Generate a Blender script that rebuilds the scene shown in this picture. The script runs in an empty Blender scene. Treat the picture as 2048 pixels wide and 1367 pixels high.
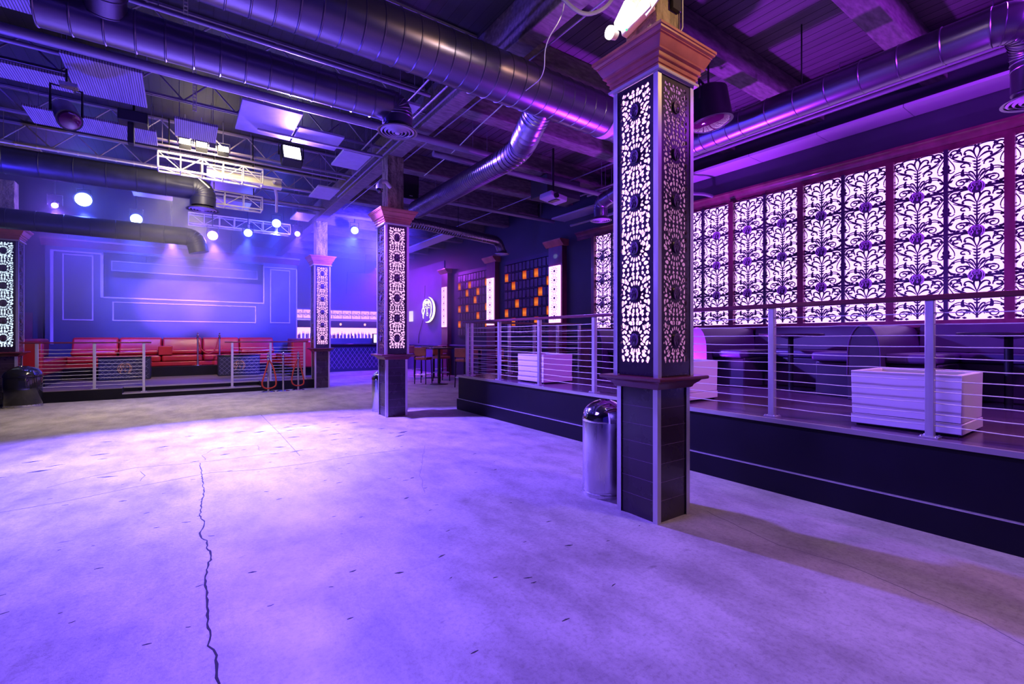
import bpy, math, random
import numpy as np
from math import sin, cos, pi, radians, sqrt, atan2
from mathutils import Vector, Matrix
random.seed(7)
SC = bpy.context.scene
COL = SC.collection

# ------------------------------------------------------------------ camera, world, exposure
cam_d = bpy.data.cameras.new('camera')
cam = bpy.data.objects.new('camera', cam_d); COL.objects.link(cam)
cam.location = (0, 0, 1.4)
cam.rotation_euler = (radians(90), 0, radians(-34.94))
cam_d.sensor_fit = 'HORIZONTAL'; cam_d.sensor_width = 36.0
cam_d.lens = 36.0 * 940.4 / 2048
cam_d.shift_y = -9.5 / 2048
cam_d.clip_start = 0.05; cam_d.clip_end = 200
SC.camera = cam
w = bpy.data.worlds.new('world'); SC.world = w; w.use_nodes = True
w.node_tree.nodes['Background'].inputs[0].default_value = (0.07, 0.025, 1.0, 1)
w.node_tree.nodes['Background'].inputs[1].default_value = 0.2
SC.view_settings.view_transform = 'Standard'; SC.view_settings.look = 'None'
SC.view_settings.gamma = 1.0; SC.view_settings.use_curve_mapping = False
SC.view_settings.exposure = 0.0
SC.cycles.use_denoising = True
SC.cycles.max_bounces = 6; SC.cycles.diffuse_bounces = 3; SC.cycles.glossy_bounces = 3
SC.cycles.transmission_bounces = 3; SC.cycles.volume_bounces = 0; SC.cycles.transparent_max_bounces = 6
SC.cycles.sample_clamp_indirect = 4.0; SC.cycles.caustics_reflective = False; SC.cycles.caustics_refractive = False
SC.cycles.volume_step_rate = 2.0
SC.cycles.use_light_tree = True

PUR = (0.40, 0.04, 1.0); WARM = (1.0, 0.74, 0.42)

def light(name, kind, loc, target, color, energy, size=0.1, spot=60, blend=0.3, parent=None, sizey=None):
    d = bpy.data.lights.new(name, kind); d.color = color; d.energy = energy
    if kind == 'SPOT':
        d.spot_size = radians(spot); d.spot_blend = blend; d.shadow_soft_size = size
    elif kind == 'AREA':
        d.size = size
        if sizey: d.shape = 'RECTANGLE'; d.size_y = sizey
    else: d.shadow_soft_size = size
    o = bpy.data.objects.new(name, d); COL.objects.link(o); o.location = loc
    if target is not None:
        o.rotation_euler = (Vector(target) - Vector(loc)).to_track_quat('-Z', 'Y').to_euler()
    return o

# the big wash light over the floor (its fixture is built below)
light('main_wash', 'SPOT', (1.55, 8.85, 4.48), (0.9, 4.2, 0.0), (0.19, 0.10, 1.0), 6800, 0.12, 112, 0.22)
light('main_hot', 'SPOT', (1.45, 8.85, 4.48), (0.1, 7.0, 0.0), (0.26, 0.22, 1.0), 8500, 0.14, 62, 1.0)
# unseen overhead spot added to brighten the near end of the dance floor
light('near_floor_fill', 'SPOT', (-1.6, 3.6, 4.6), (0.6, 1.8, 0), (0.19, 0.085, 1.0), 1500, 1.0, 120, 0.9)
# purple wash over the raised platform
light('platform_wash', 'SPOT', (5.3, -1.6, 4.4), (7.6, 4.0, 2.2), PUR, 900, 0.2, 100, 0.8)
light('platform_down_fill', 'SPOT', (6.4, 0.6, 4.6), (5.8, 2.6, 0.66), PUR, 700, 0.25, 110, 0.8)  # unseen spot added to brighten the platform boards and booths
light('platform_uplight', 'SPOT', (6.2, 4.6, 0.75), (6.3, 3.0, 5.0), PUR, 1500, 0.2, 130, 0.8)
# warm house lights behind the camera, then fills added farther back
light('house_light', 'SPOT', (4.15, -0.6, 4.6), (4.2, 1.3, 0.3), (1.0, 0.66, 0.30), 310, 0.25, 84, 0.9)
light('house_light_high', 'SPOT', (4.5, -0.45, 4.68), (3.15, 2.4, 3.78), (1.0, 0.62, 0.26), 300, 0.1, 34, 0.8)
light('rear_floor_fill', 'SPOT', (-0.2, 11.1, 4.4), (0.4, 12.3, 0), (1.0, 0.78, 0.52), 850, 0.3, 120, 0.8)  # unseen warm spot added to lift the floor before the stage
light('sofa_fill', 'SPOT', (0.3, 14.4, 4.6), (0.0, 17.9, 0.8), (1.0, 0.72, 0.55), 900, 0.2, 70, 0.8)  # unseen warm spot added to boost the red of the sofa
light('ceiling_blue_fill', 'SPOT', (-3.6, 9.0, 0.4), (-0.6, 8.6, 5.0), (0.06, 0.035, 1.0), 1500, 0.2, 120, 0.8)  # blue fill added from below to tint the left ceiling and ducts

# ------------------------------------------------------------------ materials
def mat(name, base, rough=0.5, metal=0.0, spec=0.5, noise=None, bump=None, emit=None, es=0.0, alpha=None, coat=0):
    m = bpy.data.materials.new(name); m.use_nodes = True
    nt = m.node_tree; N = nt.nodes; L = nt.links
    b = N['Principled BSDF']
    b.inputs['Base Color'].default_value = (*base, 1); b.inputs['Roughness'].default_value = rough
    b.inputs['Metallic'].default_value = metal; b.inputs['Specular IOR Level'].default_value = spec
    b.inputs['Coat Weight'].default_value = coat
    tc = N.new('ShaderNodeTexCoord')
    if noise:
        sc, amt = noise[:2]
        n = N.new('ShaderNodeTexNoise'); n.inputs['Scale'].default_value = sc; n.inputs['Detail'].default_value = 5
        mp = N.new('ShaderNodeMapping'); L.new(tc.outputs['Object'], mp.inputs['Vector']); L.new(mp.outputs[0], n.inputs['Vector'])
        if len(noise) > 2: mp.inputs['Scale'].default_value = noise[2]
        r = N.new('ShaderNodeMapRange'); L.new(n.outputs['Fac'], r.inputs['Value'])
        r.inputs['From Min'].default_value = 0.3; r.inputs['From Max'].default_value = 0.7
        r.inputs['To Min'].default_value = 1 - amt; r.inputs['To Max'].default_value = 1 + amt
        mx = N.new('ShaderNodeVectorMath'); mx.operation = 'SCALE'; mx.inputs[0].default_value = base
        L.new(r.outputs[0], mx.inputs['Scale']); L.new(mx.outputs[0], b.inputs['Base Color'])
        r2 = N.new('ShaderNodeMapRange'); L.new(n.outputs['Fac'], r2.inputs['Value'])
        r2.inputs['To Min'].default_value = max(0.02, rough - 0.12); r2.inputs['To Max'].default_value = min(1, rough + 0.12)
        L.new(r2.outputs[0], b.inputs['Roughness'])
    if bump:
        n2 = N.new('ShaderNodeTexNoise'); n2.inputs['Scale'].default_value = bump[0]; n2.inputs['Detail'].default_value = 3
        L.new(tc.outputs['Object'], n2.inputs['Vector'])
        bp = N.new('ShaderNodeBump'); bp.inputs['Strength'].default_value = bump[1]; bp.inputs['Distance'].default_value = bump[2] if len(bump) > 2 else 0.01
        L.new(n2.outputs['Fac'], bp.inputs['Height']); L.new(bp.outputs[0], b.inputs['Normal'])
    if emit:
        b.inputs['Emission Color'].default_value = (*emit, 1); b.inputs['Emission Strength'].default_value = es
    return m

def floor_mat():
    m = bpy.data.materials.new('concrete_floor'); m.use_nodes = True
    nt = m.node_tree; N = nt.nodes; L = nt.links; b = N['Principled BSDF']
    tc = N.new('ShaderNodeTexCoord')
    def noise(scale, det, rgh=0.6, sv=None):
        n = N.new('ShaderNodeTexNoise'); n.inputs['Scale'].default_value = scale; n.inputs['Detail'].default_value = det; n.inputs['Roughness'].default_value = rgh
        if sv:
            mp = N.new('ShaderNodeMapping'); mp.inputs['Scale'].default_value = sv; L.new(tc.outputs['Object'], mp.inputs['Vector']); L.new(mp.outputs[0], n.inputs['Vector'])
        else: L.new(tc.outputs['Object'], n.inputs['Vector'])
        return n
    def ramp(src, a, ca, bb, cb):
        r = N.new('ShaderNodeValToRGB'); r.color_ramp.elements[0].position = a; r.color_ramp.elements[0].color = (*ca, 1)
        r.color_ramp.elements[1].position = bb; r.color_ramp.elements[1].color = (*cb, 1); L.new(src, r.inputs['Fac']); return r
    def mul(a, bb, f=1.0):
        x = N.new('ShaderNodeMix'); x.data_type = 'RGBA'; x.blend_type = 'MULTIPLY'; x.inputs[0].default_value = f
        L.new(a, x.inputs[6]); L.new(bb, x.inputs[7]); return x.outputs[2]
    big = ramp(noise(0.55, 6, 0.65).outputs['Fac'], 0.3, (0.32, 0.295, 0.27), 0.68, (0.56, 0.53, 0.49))
    med = ramp(noise(3.2, 8, 0.7, (1, 0.5, 1)).outputs['Fac'], 0.30, (0.50, 0.49, 0.48), 0.60, (1, 1, 1))
    fine = ramp(noise(38, 6, 0.75).outputs['Fac'], 0.30, (0.62, 0.60, 0.58), 0.52, (1, 1, 1))
    spots = ramp(noise(9, 3, 0.5, (0.6, 1.4, 1)).outputs['Fac'], 0.20, (0.30, 0.28, 0.26), 0.30, (1, 1, 1))
    c = mul(mul(mul(big.outputs[0], med.outputs[0], 0.95), fine.outputs[0], 0.85), spots.outputs[0], 0.8)
    L.new(c, b.inputs['Base Color'])
    rr = ramp(noise(1.6, 6).outputs['Fac'], 0.3, (0.42,) * 3, 0.7, (0.65,) * 3)
    L.new(rr.outputs[0], b.inputs['Roughness'])
    bp = N.new('ShaderNodeBump'); bp.inputs['Strength'].default_value = 0.35; bp.inputs['Distance'].default_value = 0.006
    L.new(noise(45, 6, 0.7).outputs['Fac'], bp.inputs['Height']); L.new(bp.outputs[0], b.inputs['Normal'])
    return m

def planks_mat(name, base, pitch, axis, rough=0.6, groove=0.05, vary=0.35, spec=0.5):
    """boards whose long side runs along the other axis; axis = 0: grooves at constant X"""
    m = bpy.data.materials.new(name); m.use_nodes = True
    nt = m.node_tree; N = nt.nodes; L = nt.links; b = N['Principled BSDF']
    b.inputs['Roughness'].default_value = rough; b.inputs['Specular IOR Level'].default_value = spec
    tc = N.new('ShaderNodeTexCoord'); sp = N.new('ShaderNodeSeparateXYZ'); L.new(tc.outputs['Object'], sp.inputs[0])
    def M(op, a, bv=None):
        x = N.new('ShaderNodeMath'); x.operation = op
        for i, v in enumerate((a, bv)):
            if v is None: continue
            if isinstance(v, (int, float)): x.inputs[i].default_value = v
            else: L.new(v, x.inputs[i])
        return x.outputs[0]
    d = M('DIVIDE', sp.outputs[axis], pitch); fr = M('FRACT', d); fl = M('FLOOR', d)
    g = M('GREATER_THAN', fr, groove)
    wn = N.new('ShaderNodeTexWhiteNoise'); wn.noise_dimensions = '1D'; L.new(fl, wn.inputs['W'])
    n = N.new('ShaderNodeTexNoise'); mp = N.new('ShaderNodeMapping'); mp.inputs['Scale'].default_value = (14, 1.2, 14) if axis == 0 else (1.2, 14, 14)
    L.new(tc.outputs['Object'], mp.inputs['Vector']); L.new(mp.outputs[0], n.inputs['Vector']); n.inputs['Scale'].default_value = 1.5; n.inputs['Detail'].default_value = 5
    v = M('ADD', M('MULTIPLY', wn.outputs['Value'], vary), M('ADD', M('MULTIPLY', n.outputs['Fac'], 0.6), 0.4))
    v = M('MULTIPLY', v, M('ADD', M('MULTIPLY', g, 0.9), 0.1))
    mx = N.new('ShaderNodeVectorMath'); mx.operation = 'SCALE'; mx.inputs[0].default_value = base
    L.new(v, mx.inputs['Scale']); L.new(mx.outputs[0], b.inputs['Base Color'])
    bp = N.new('ShaderNodeBump'); bp.inputs['Strength'].default_value = 0.5; bp.inputs['Distance'].default_value = 0.01
    L.new(g, bp.inputs['Height']); L.new(bp.outputs[0], b.inputs['Normal'])
    return m

def stripe_mat(name, base, dark, pitch, axis, rough=0.45, metal=0.0, duty=0.5):
    m = planks_mat(name, base, pitch, axis, rough, duty, 0.0)
    m.node_tree.nodes['Principled BSDF'].inputs['Metallic'].default_value = metal
    return m

def emis(name, col, s):
    m = bpy.data.materials.new(name); m.use_nodes = True; nt = m.node_tree
    nt.nodes.remove(nt.nodes['Principled BSDF'])
    e = nt.nodes.new('ShaderNodeEmission'); e.inputs[0].default_value = (*col, 1); e.inputs[1].default_value = s
    nt.links.new(e.outputs[0], nt.nodes['Material Output'].inputs['Surface']); return m

M = dict(
    floor=floor_mat(),
    crack=mat('crack_filler', (0.03, 0.028, 0.03), 0.9),
    joint=mat('joint_line', (0.16, 0.15, 0.16), 0.8),
    deck=planks_mat('ceiling_boards', (0.13, 0.075, 0.13), 0.14, 0, 0.6, 0.09, 0.3),
    darkdeck=planks_mat('black_ceiling_boards', (0.025, 0.02, 0.035), 0.14, 0, 0.6, 0.05, 0.3),
    beam=mat('timber_beam', (0.17, 0.12, 0.15), 0.75, noise=(6, 0.4, (1, 4, 4)), bump=(14, 0.5, 0.02)),
    post=mat('raw_timber', (0.30, 0.24, 0.16), 0.85, noise=(16, 0.6, (1, 1, 0.25)), bump=(22, 0.9, 0.03)),
    wallp=mat('dark_paint', (0.035, 0.032, 0.055), 0.55, noise=(2, 0.15)),
    wallv=mat('violet_paint', (0.12, 0.09, 0.20), 0.5, noise=(2, 0.15)),
    stage=mat('navy_panel', (0.024, 0.024, 0.06), 0.5, noise=(2, 0.15)),
    platface=mat('black_fascia', (0.003, 0.0025, 0.008), 0.5, spec=0.25, noise=(3, 0.2)),
    platfloor=planks_mat('platform_boards', (0.12, 0.06, 0.11), 0.12, 0, 0.2, 0.03, 0.3),
    sfloor=planks_mat('stage_boards', (0.16, 0.12, 0.11), 0.12, 1, 0.45, 0.03, 0.3),
    nosing=mat('aluminium_nosing', (0.55, 0.52, 0.52), 0.35, 0.9),
    alu=mat('brushed_aluminium', (0.62, 0.60, 0.64), 0.38, 0.75, noise=(30, 0.08, (1, 1, 0.1))),
    steel=mat('stainless_steel', (0.66, 0.65, 0.68), 0.3, 1.0, noise=(30, 0.06, (1, 1, 0.1))),
    chrome=mat('polished_chrome', (0.8, 0.8, 0.82), 0.08, 1.0),
    cable=mat('steel_cable', (0.85, 0.85, 0.74), 0.4, 0.2),
    laminate=mat('black_laminate', (0.028, 0.015, 0.03), 0.28, coat=0.2, noise=(4, 0.2)),
    lattice=mat('dark_cutwork', (0.04, 0.022, 0.06), 0.4),
    maroon=mat('maroon_wood', (0.17, 0.03, 0.065), 0.35, noise=(8, 0.25, (1, 1, 0.3)), coat=0.2),
    crown=mat('gilded_maroon_moulding', (0.52, 0.15, 0.13), 0.38, noise=(6, 0.2), coat=0.2),
    shelf=mat('dark_red_moulding', (0.12, 0.02, 0.035), 0.3, coat=0.3),
    tile=mat('dark_oak_tile', (0.06, 0.035, 0.05), 0.35, noise=(5, 0.3)),
    white=mat('white_lacquer', (0.78, 0.74, 0.72), 0.35),
    soil=mat('potting_soil', (0.05, 0.03, 0.02), 0.95, noise=(30, 0.5), bump=(40, 1, 0.02)),
    booth=mat('plum_vinyl', (0.045, 0.032, 0.06), 0.38, noise=(3, 0.1)),
    seatv=mat('violet_vinyl', (0.10, 0.055, 0.16), 0.35),
    red=mat('red_leather', (0.36, 0.012, 0.014), 0.33, noise=(3, 0.15), bump=(7, 0.25, 0.02)),
    tan=mat('tan_leather', (0.36, 0.10, 0.05), 0.42, noise=(6, 0.2)),
    black=mat('black_metal', (0.015, 0.015, 0.02), 0.4, 0.3),
    blackg=mat('gloss_black', (0.012, 0.012, 0.02), 0.12, 0.0, coat=0.5),
    tuft=mat('black_quilted_vinyl', (0.02, 0.02, 0.05), 0.32),
    thread=mat('silver_stitching', (0.20, 0.19, 0.27), 0.4, 0.5),
    gold=mat('gold_emblem', (0.75, 0.42, 0.2), 0.3, 0.8),
    silver=mat('silver_relief', (0.80, 0.66, 0.88), 0.45, 0.2),
    relief=mat('dark_relief', (0.30, 0.17, 0.32), 0.35, 0.4),
    duct=mat('galvanised_duct', (0.20, 0.16, 0.26), 0.3, 0.88),
    ductd=mat('painted_duct', (0.05, 0.05, 0.09), 0.42, 0.5, noise=(5, 0.15)),
    pipe=mat('painted_pipe', (0.28, 0.22, 0.34), 0.45, 0.3),
    cream=mat('cream_pipe', (0.66, 0.62, 0.52), 0.5),
    cloud=stripe_mat('perforated_baffle', (0.55, 0.45, 0.70), None, 0.024, 0, 0.5, 0.1, 0.28),
    cloudp=mat('grey_baffle', (0.36, 0.30, 0.50), 0.45, noise=(8, 0.1)),
    soffit=mat('soffit_panel', (0.55, 0.42, 0.62), 0.5),
    rope=mat('red_velvet_rope', (0.35, 0.03, 0.02), 0.8),
    mould2=mat('cream_lip', (0.62, 0.52, 0.58), 0.4),
    mould=mat('pale_moulding', (0.34, 0.26, 0.40), 0.4),
    lens=mat('dark_lens', (0.10, 0.01, 0.06), 0.08, 0.0, coat=1),
    glassb=mat('bottle_glass', (0.16, 0.10, 0.20), 0.1, 0.0, coat=0.5),
    glassr=mat('red_bottle', (0.45, 0.06, 0.10), 0.1, 0.0, coat=0.5),
    glassc=mat('clear_bottle', (0.55, 0.45, 0.62), 0.1, 0.0, coat=0.5),
    e_wall=emis('wall_light_box', (0.62, 0.30, 1.0), 2.9),
    e_hot=emis('pillar_light_box', (0.85, 0.36, 1.0), 3.6),
    e_dim=emis('pillar_light_box_dim', (1.0, 0.36, 0.95), 0.5),
    e_pink=emis('pillar_light_box_pink', (0.9, 0.42, 0.95), 1.7),
    e_ice=emis('pillar_light_box_ice', (0.62, 0.78, 1.0), 1.5),
    e_pil=emis('pilaster_light_box', (0.85, 0.34, 1.0), 2.8),
    e_bar=emis('bar_light_box', (1.0, 0.45, 0.9), 1.6),
    e_niche=emis('bar_niche_glow', (0.95, 0.38, 1.0), 2.4),
    e_orange=emis('orange_glow', (1.0, 0.16, 0.02), 1.0),
    e_blue=emis('blue_spot_lens', (0.45, 0.62, 1.0), 14),
    e_violet=emis('violet_spot_lens', (0.72, 0.35, 1.0), 12),
    e_main=emis('wash_lens', (0.75, 0.7, 1.0), 16),
    e_warm=emis('flood_lens', (1.0, 0.88, 0.55), 14),
    e_white=emis('emergency_lens', (1.0, 0.95, 0.85), 4.0),
    e_green=emis('green_led', (0.02, 1.0, 0.15), 4.0),
    e_neon=emis('neon_crescent', (1.0, 0.95, 0.62), 2.2),
    e_sign=emis('lit_sign', (0.9, 0.8, 1.0), 1.4),
    e_bulb=emis('amber_bulb', (1.0, 0.45, 0.28), 2.0),
    sticker=mat('yellowed_panel', (0.70, 0.60, 0.66), 0.4),
    wood_dark=mat('dark_table', (0.03, 0.02, 0.03), 0.25),
)

# ------------------------------------------------------------------ mesh building
def root_loc(o):
    v = Vector((0, 0, 0))
    while o is not None: v += Vector(o.location); o = o.parent
    return v

class MB:
    def __init__(s): s.v = []; s.f = []
    def add(s, vs, fs):
        n = len(s.v); s.v += [tuple(map(float, p)) for p in vs]; s.f += [tuple(i + n for i in q) for q in fs]; return s
    def box(s, a, b):
        x0, x1 = sorted((a[0], b[0])); y0, y1 = sorted((a[1], b[1])); z0, z1 = sorted((a[2], b[2]))
        return s.add([(x0,y0,z0),(x1,y0,z0),(x1,y1,z0),(x0,y1,z0),(x0,y0,z1),(x1,y0,z1),(x1,y1,z1),(x0,y1,z1)],
                     [(0,3,2,1),(4,5,6,7),(0,1,5,4),(1,2,6,5),(2,3,7,6),(3,0,4,7)])
    def cbox(s, c, sz, rot=None):
        h = [k / 2 for k in sz]; R = rot or Matrix.Identity(3)
        vs = [Vector(c) + R @ Vector((sx*h[0], sy*h[1], sz_*h[2])) for sx,sy,sz_ in ((-1,-1,-1),(1,-1,-1),(1,1,-1),(-1,1,-1),(-1,-1,1),(1,-1,1),(1,1,1),(-1,1,1))]
        return s.add(vs, [(0,3,2,1),(4,5,6,7),(0,1,5,4),(1,2,6,5),(2,3,7,6),(3,0,4,7)])
    def lathe(s, prof, c=(0,0,0), n=24, axis=None, cap=True):
        """prof: (radius, height) list; axis: direction the height runs along"""
        R = Matrix.Identity(3) if axis is None else Vector(axis).to_track_quat('Z', 'Y').to_matrix()
        C = Vector(c); vs = []; fs = []
        for r, h in prof:
            for k in range(n):
                a = 2*pi*k/n; vs.append(C + R @ Vector((r*cos(a), r*sin(a), h)))
        for i in range(len(prof)-1):
            for k in range(n):
                k2 = (k+1) % n; fs.append((i*n+k, i*n+k2, (i+1)*n+k2, (i+1)*n+k))
        if cap:
            fs.append(tuple(range(n-1, -1, -1))); fs.append(tuple((len(prof)-1)*n+k for k in range(n)))
        return s.add(vs, fs)
    def cyl(s, p0, p1, r0, r1=None, n=12):
        p0 = Vector(p0); d = Vector(p1) - p0
        return s.lathe([(r0, 0), (r0 if r1 is None else r1, d.length)], p0, n, d)
    def sweep(s, pts, rad, n=12, cap=True):
        pts = [Vector(p) for p in pts]; m = len(pts)
        if isinstance(rad, (int, float)): rad = [rad]*m
        T = []
        for i in range(m):
            t = pts[min(i+1, m-1)] - pts[max(i-1, 0)]
            T.append(t.normalized() if t.length > 1e-9 else Vector((0,0,1)))
        u = T[0].orthogonal().normalized(); vs = []; fs = []
        for i in range(m):
            u = (u - T[i]*u.dot(T[i])).normalized(); w_ = T[i].cross(u)
            for k in range(n):
                a = 2*pi*k/n; vs.append(pts[i] + (u*cos(a) + w_*sin(a))*rad[i])
        for i in range(m-1):
            for k in range(n):
                k2 = (k+1) % n; fs.append((i*n+k, i*n+k2, (i+1)*n+k2, (i+1)*n+k))
        if cap:
            fs.append(tuple(range(n-1, -1, -1))); fs.append(tuple((m-1)*n+k for k in range(n)))
        return s.add(vs, fs)
    def square(s, prof, cx, cy):
        """stack of squares: prof = (half width, z)"""
        vs = []; fs = []
        for h, z in prof: vs += [(cx-h,cy-h,z),(cx+h,cy-h,z),(cx+h,cy+h,z),(cx-h,cy+h,z)]
        for i in range(len(prof)-1):
            for k in range(4):
                k2 = (k+1) % 4; fs.append((i*4+k, i*4+k2, (i+1)*4+k2, (i+1)*4+k))
        fs.append((3,2,1,0)); m = (len(prof)-1)*4; fs.append((m,m+1,m+2,m+3))
        return s.add(vs, fs)
    def prism(s, poly, fn, t0, t1):
        """poly in 2D (ccw), fn(u, v, t) -> xyz"""
        n = len(poly)
        vs = [fn(u, v, t0) for u, v in poly] + [fn(u, v, t1) for u, v in poly]
        fs = [tuple(range(n-1, -1, -1)), tuple(range(n, 2*n))] + [(k, (k+1) % n, n+(k+1) % n, n+k) for k in range(n)]
        return s.add(vs, fs)
    def ribbon(s, pts, ws, fn, t=0.006):
        """flat stroke of varying width, front at fn(u,v,t), back at fn(u,v,0)"""
        m = len(pts); vs = []; fs = []
        for i in range(m):
            a = pts[max(i-1, 0)]; b = pts[min(i+1, m-1)]; dx, dy = b[0]-a[0], b[1]-a[1]; l = sqrt(dx*dx+dy*dy) or 1
            nx, ny = -dy/l*ws[i]/2, dx/l*ws[i]/2; p = pts[i]
            vs += [fn(p[0]+nx, p[1]+ny, t), fn(p[0]-nx, p[1]-ny, t), fn(p[0]+nx, p[1]+ny, 0), fn(p[0]-nx, p[1]-ny, 0)]
        for i in range(m-1):
            q = i*4; fs += [(q, q+1, q+5, q+4), (q+2, q, q+4, q+6), (q+1, q+3, q+7, q+5)]
        return s.add(vs, fs)
    def build(s, name, m, parent=None, bevel=0, seg=2, world=True, ang=38):
        me = bpy.data.meshes.new(name)
        off = root_loc(parent) if (parent is not None and world) else Vector((0,0,0))
        vs = s.v if off.length == 0 else [(p[0]-off.x, p[1]-off.y, p[2]-off.z) for p in s.v]
        me.from_pydata(vs, [], s.f); me.update()
        me.materials.append(M[m] if isinstance(m, str) else m)
        me.polygons.foreach_set('use_smooth', [True]*len(me.polygons)); me.set_sharp_from_angle(angle=radians(ang))
        o = bpy.data.objects.new(name, me); COL.objects.link(o)
        if parent is not None: o.parent = parent
        if bevel:
            b = o.modifiers.new('bevel', 'BEVEL'); b.width = bevel; b.segments = seg; b.limit_method = 'ANGLE'; b.angle_limit = radians(40)
        return o

def tag(o, label, cat, group=None, kind=None):
    if label: o['label'] = label
    if cat: o['category'] = cat
    if group: o['group'] = group
    if kind: o['kind'] = kind
    return o
def thing(name, label, cat, loc=(0,0,0), group=None):
    o = bpy.data.objects.new(name, None); COL.objects.link(o); o.location = loc; o.empty_display_size = 0.1
    return tag(o, label, cat, group)
def struct(o): o['kind'] = 'structure'; return o
def copy_tree(o, loc=None, label=None, rz=None, parent=None):
    c = o.copy(); COL.objects.link(c); c.parent = parent
    if loc is not None: c.location = loc
    if rz is not None: c.rotation_euler = (0, 0, rz)
    if label: c['label'] = label
    for ch in list(o.children): copy_tree(ch, parent=c)
    return c
def B(name, m, parent, a, b, bevel=0): return MB().box(a, b).build(name, m, parent, bevel)

def arc(cx, cy, r, a0, a1, n=12, ry=None):
    ry = ry or r
    return [(cx + r*cos(radians(a0+(a1-a0)*i/(n-1))), cy + ry*sin(radians(a0+(a1-a0)*i/(n-1)))) for i in range(n)]
def spiral(cx, cy, r0, r1, a0, a1, n=18, sy=1.0):
    o = []
    for i in range(n):
        t = i/(n-1); r = r0+(r1-r0)*t; a = radians(a0+(a1-a0)*t); o.append((cx+r*cos(a), cy+sy*r*sin(a)))
    return o
def bez(p0, p1, p2, p3, n=12):
    o = []
    for i in range(n):
        t = i/(n-1); u = 1-t
        o.append(tuple(u**3*p0[k]+3*u*u*t*p1[k]+3*u*t*t*p2[k]+t**3*p3[k] for k in (0, 1)))
    return o
def taper(n, a, b, c=None):
    return [(a+(b-a)*i/(n-1)) if c is None else (a+(b-a)*min(1, 2*i/(n-1)) if i < n/2 else b+(c-b)*(2*i/(n-1)-1)) for i in range(n)]

# the woman's-face emblem used on the lattices, the pillars, the ottomans and the neon sign (unit circle)
def face_strokes():
    S = []
    def st(p, a, b, c=None): S.append((p, taper(len(p), a, b, c)))
    st(arc(0, 0, 0.97, 118, 250, 16), 0.03, 0.10, 0.03)
    st(arc(0, 0, 0.97, 62, -62, 16), 0.03, 0.10, 0.03)
    st(bez((0.0, 0.93), (-0.55, 0.9), (-0.75, 0.3), (-0.42, 0.05)), 0.06, 0.16, 0.1)
    st(bez((-0.42, 0.05), (-0.25, -0.2), (-0.75, -0.35), (-0.55, -0.8)), 0.1, 0.15, 0.04)
    st(bez((-0.6, 0.2), (-0.85, 0.0), (-0.8, -0.3), (-0.6, -0.45)), 0.04, 0.1, 0.03)
    st(bez((0.1, 0.92), (0.55, 0.85), (0.85, 0.4), (0.72, -0.05)), 0.05, 0.16, 0.1)
    st(bez((0.72, -0.05), (0.85, -0.4), (0.5, -0.5), (0.55, -0.8)), 0.1, 0.12, 0.04)
    for k in range(5): st(bez((-0.35+k*0.17, 0.5-abs(k-2)*0.05), (-0.3+k*0.17, 0.6), (-0.25+k*0.17, 0.7), (-0.2+k*0.14, 0.78)), 0.03, 0.07, 0.03)
    st(bez((-0.34, 0.3), (-0.24, 0.42), (-0.1, 0.4), (-0.02, 0.28)), 0.03, 0.08, 0.04)
    st(bez((0.2, 0.3), (0.3, 0.42), (0.44, 0.4), (0.52, 0.28)), 0.03, 0.08, 0.04)
    st(bez((-0.3, 0.12), (-0.2, 0.2), (-0.1, 0.18), (-0.04, 0.1)), 0.03, 0.1, 0.03)
    st(bez((0.22, 0.12), (0.3, 0.2), (0.42, 0.18), (0.48, 0.1)), 0.03, 0.1, 0.03)
    st(bez((0.1, 0.25), (0.08, 0.0), (0.06, -0.12), (0.02, -0.2)), 0.04, 0.05, 0.06)
    st(bez((0.0, -0.24), (0.06, -0.3), (0.13, -0.3), (0.19, -0.24)), 0.03, 0.07, 0.03)
    st(bez((-0.06, -0.42), (0.05, -0.36), (0.14, -0.36), (0.25, -0.42)), 0.03, 0.08, 0.03)
    st(bez((-0.02, -0.5), (0.06, -0.56), (0.14, -0.56), (0.21, -0.5)), 0.03, 0.09, 0.03)
    return S
FACE = face_strokes()
def add_face(mb, fn, cu, cv, ru, rv, depth):
    for p, ws in FACE: mb.ribbon([(cu+u*ru, cv+v*rv) for u, v in p], [x*ru for x in ws], fn, depth)

# ------------------------------------------------------------------ room shell
struct(B('floor', 'floor', None, (-7.5, -4, -0.1), (9.5, 24, 0)))
def ribbon_floor(mb, pts, ws, z=0.0012):
    mb.ribbon(pts, ws, lambda u, v, t: (u, v, t), z)
def jitter(pts, amp, step=0.035):
    o = []
    for a, b in zip(pts[:-1], pts[1:]):
        l = sqrt((b[0]-a[0])**2+(b[1]-a[1])**2); n = max(1, int(l/step))
        for i in range(n):
            t = i/n; o.append((a[0]+(b[0]-a[0])*t+random.uniform(-amp, amp), a[1]+(b[1]-a[1])*t+random.uniform(-amp, amp)))
    o.append(pts[-1]); return o
FL = bpy.data.objects['floor']
main = [(0.151,6.29),(0.154,5.71),(0.151,5.06),(0.123,4.69),(0.106,4.44),(0.13,4.24),(0.10,4.04),(0.106,3.93),(0.139,3.86),(0.128,3.73),(0.15,3.58),(0.113,3.37),(0.099,3.14),(0.108,2.95),(0.093,2.82),(0.103,2.66),(0.095,2.54),(0.117,2.44),(0.119,2.37),(0.108,2.32),(0.116,2.24),(0.111,2.13),(0.12,1.8),(0.1,1.3)]
mb = MB(); p = jitter(main, 0.006); ribbon_floor(mb, p, [random.uniform(0.004, 0.009)*(1+0.9*(i/len(p))) for i in range(len(p))])
o = mb.build('floor_crack', 'crack', FL); o['label'] = 'long jagged dark crack running towards the camera'
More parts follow.
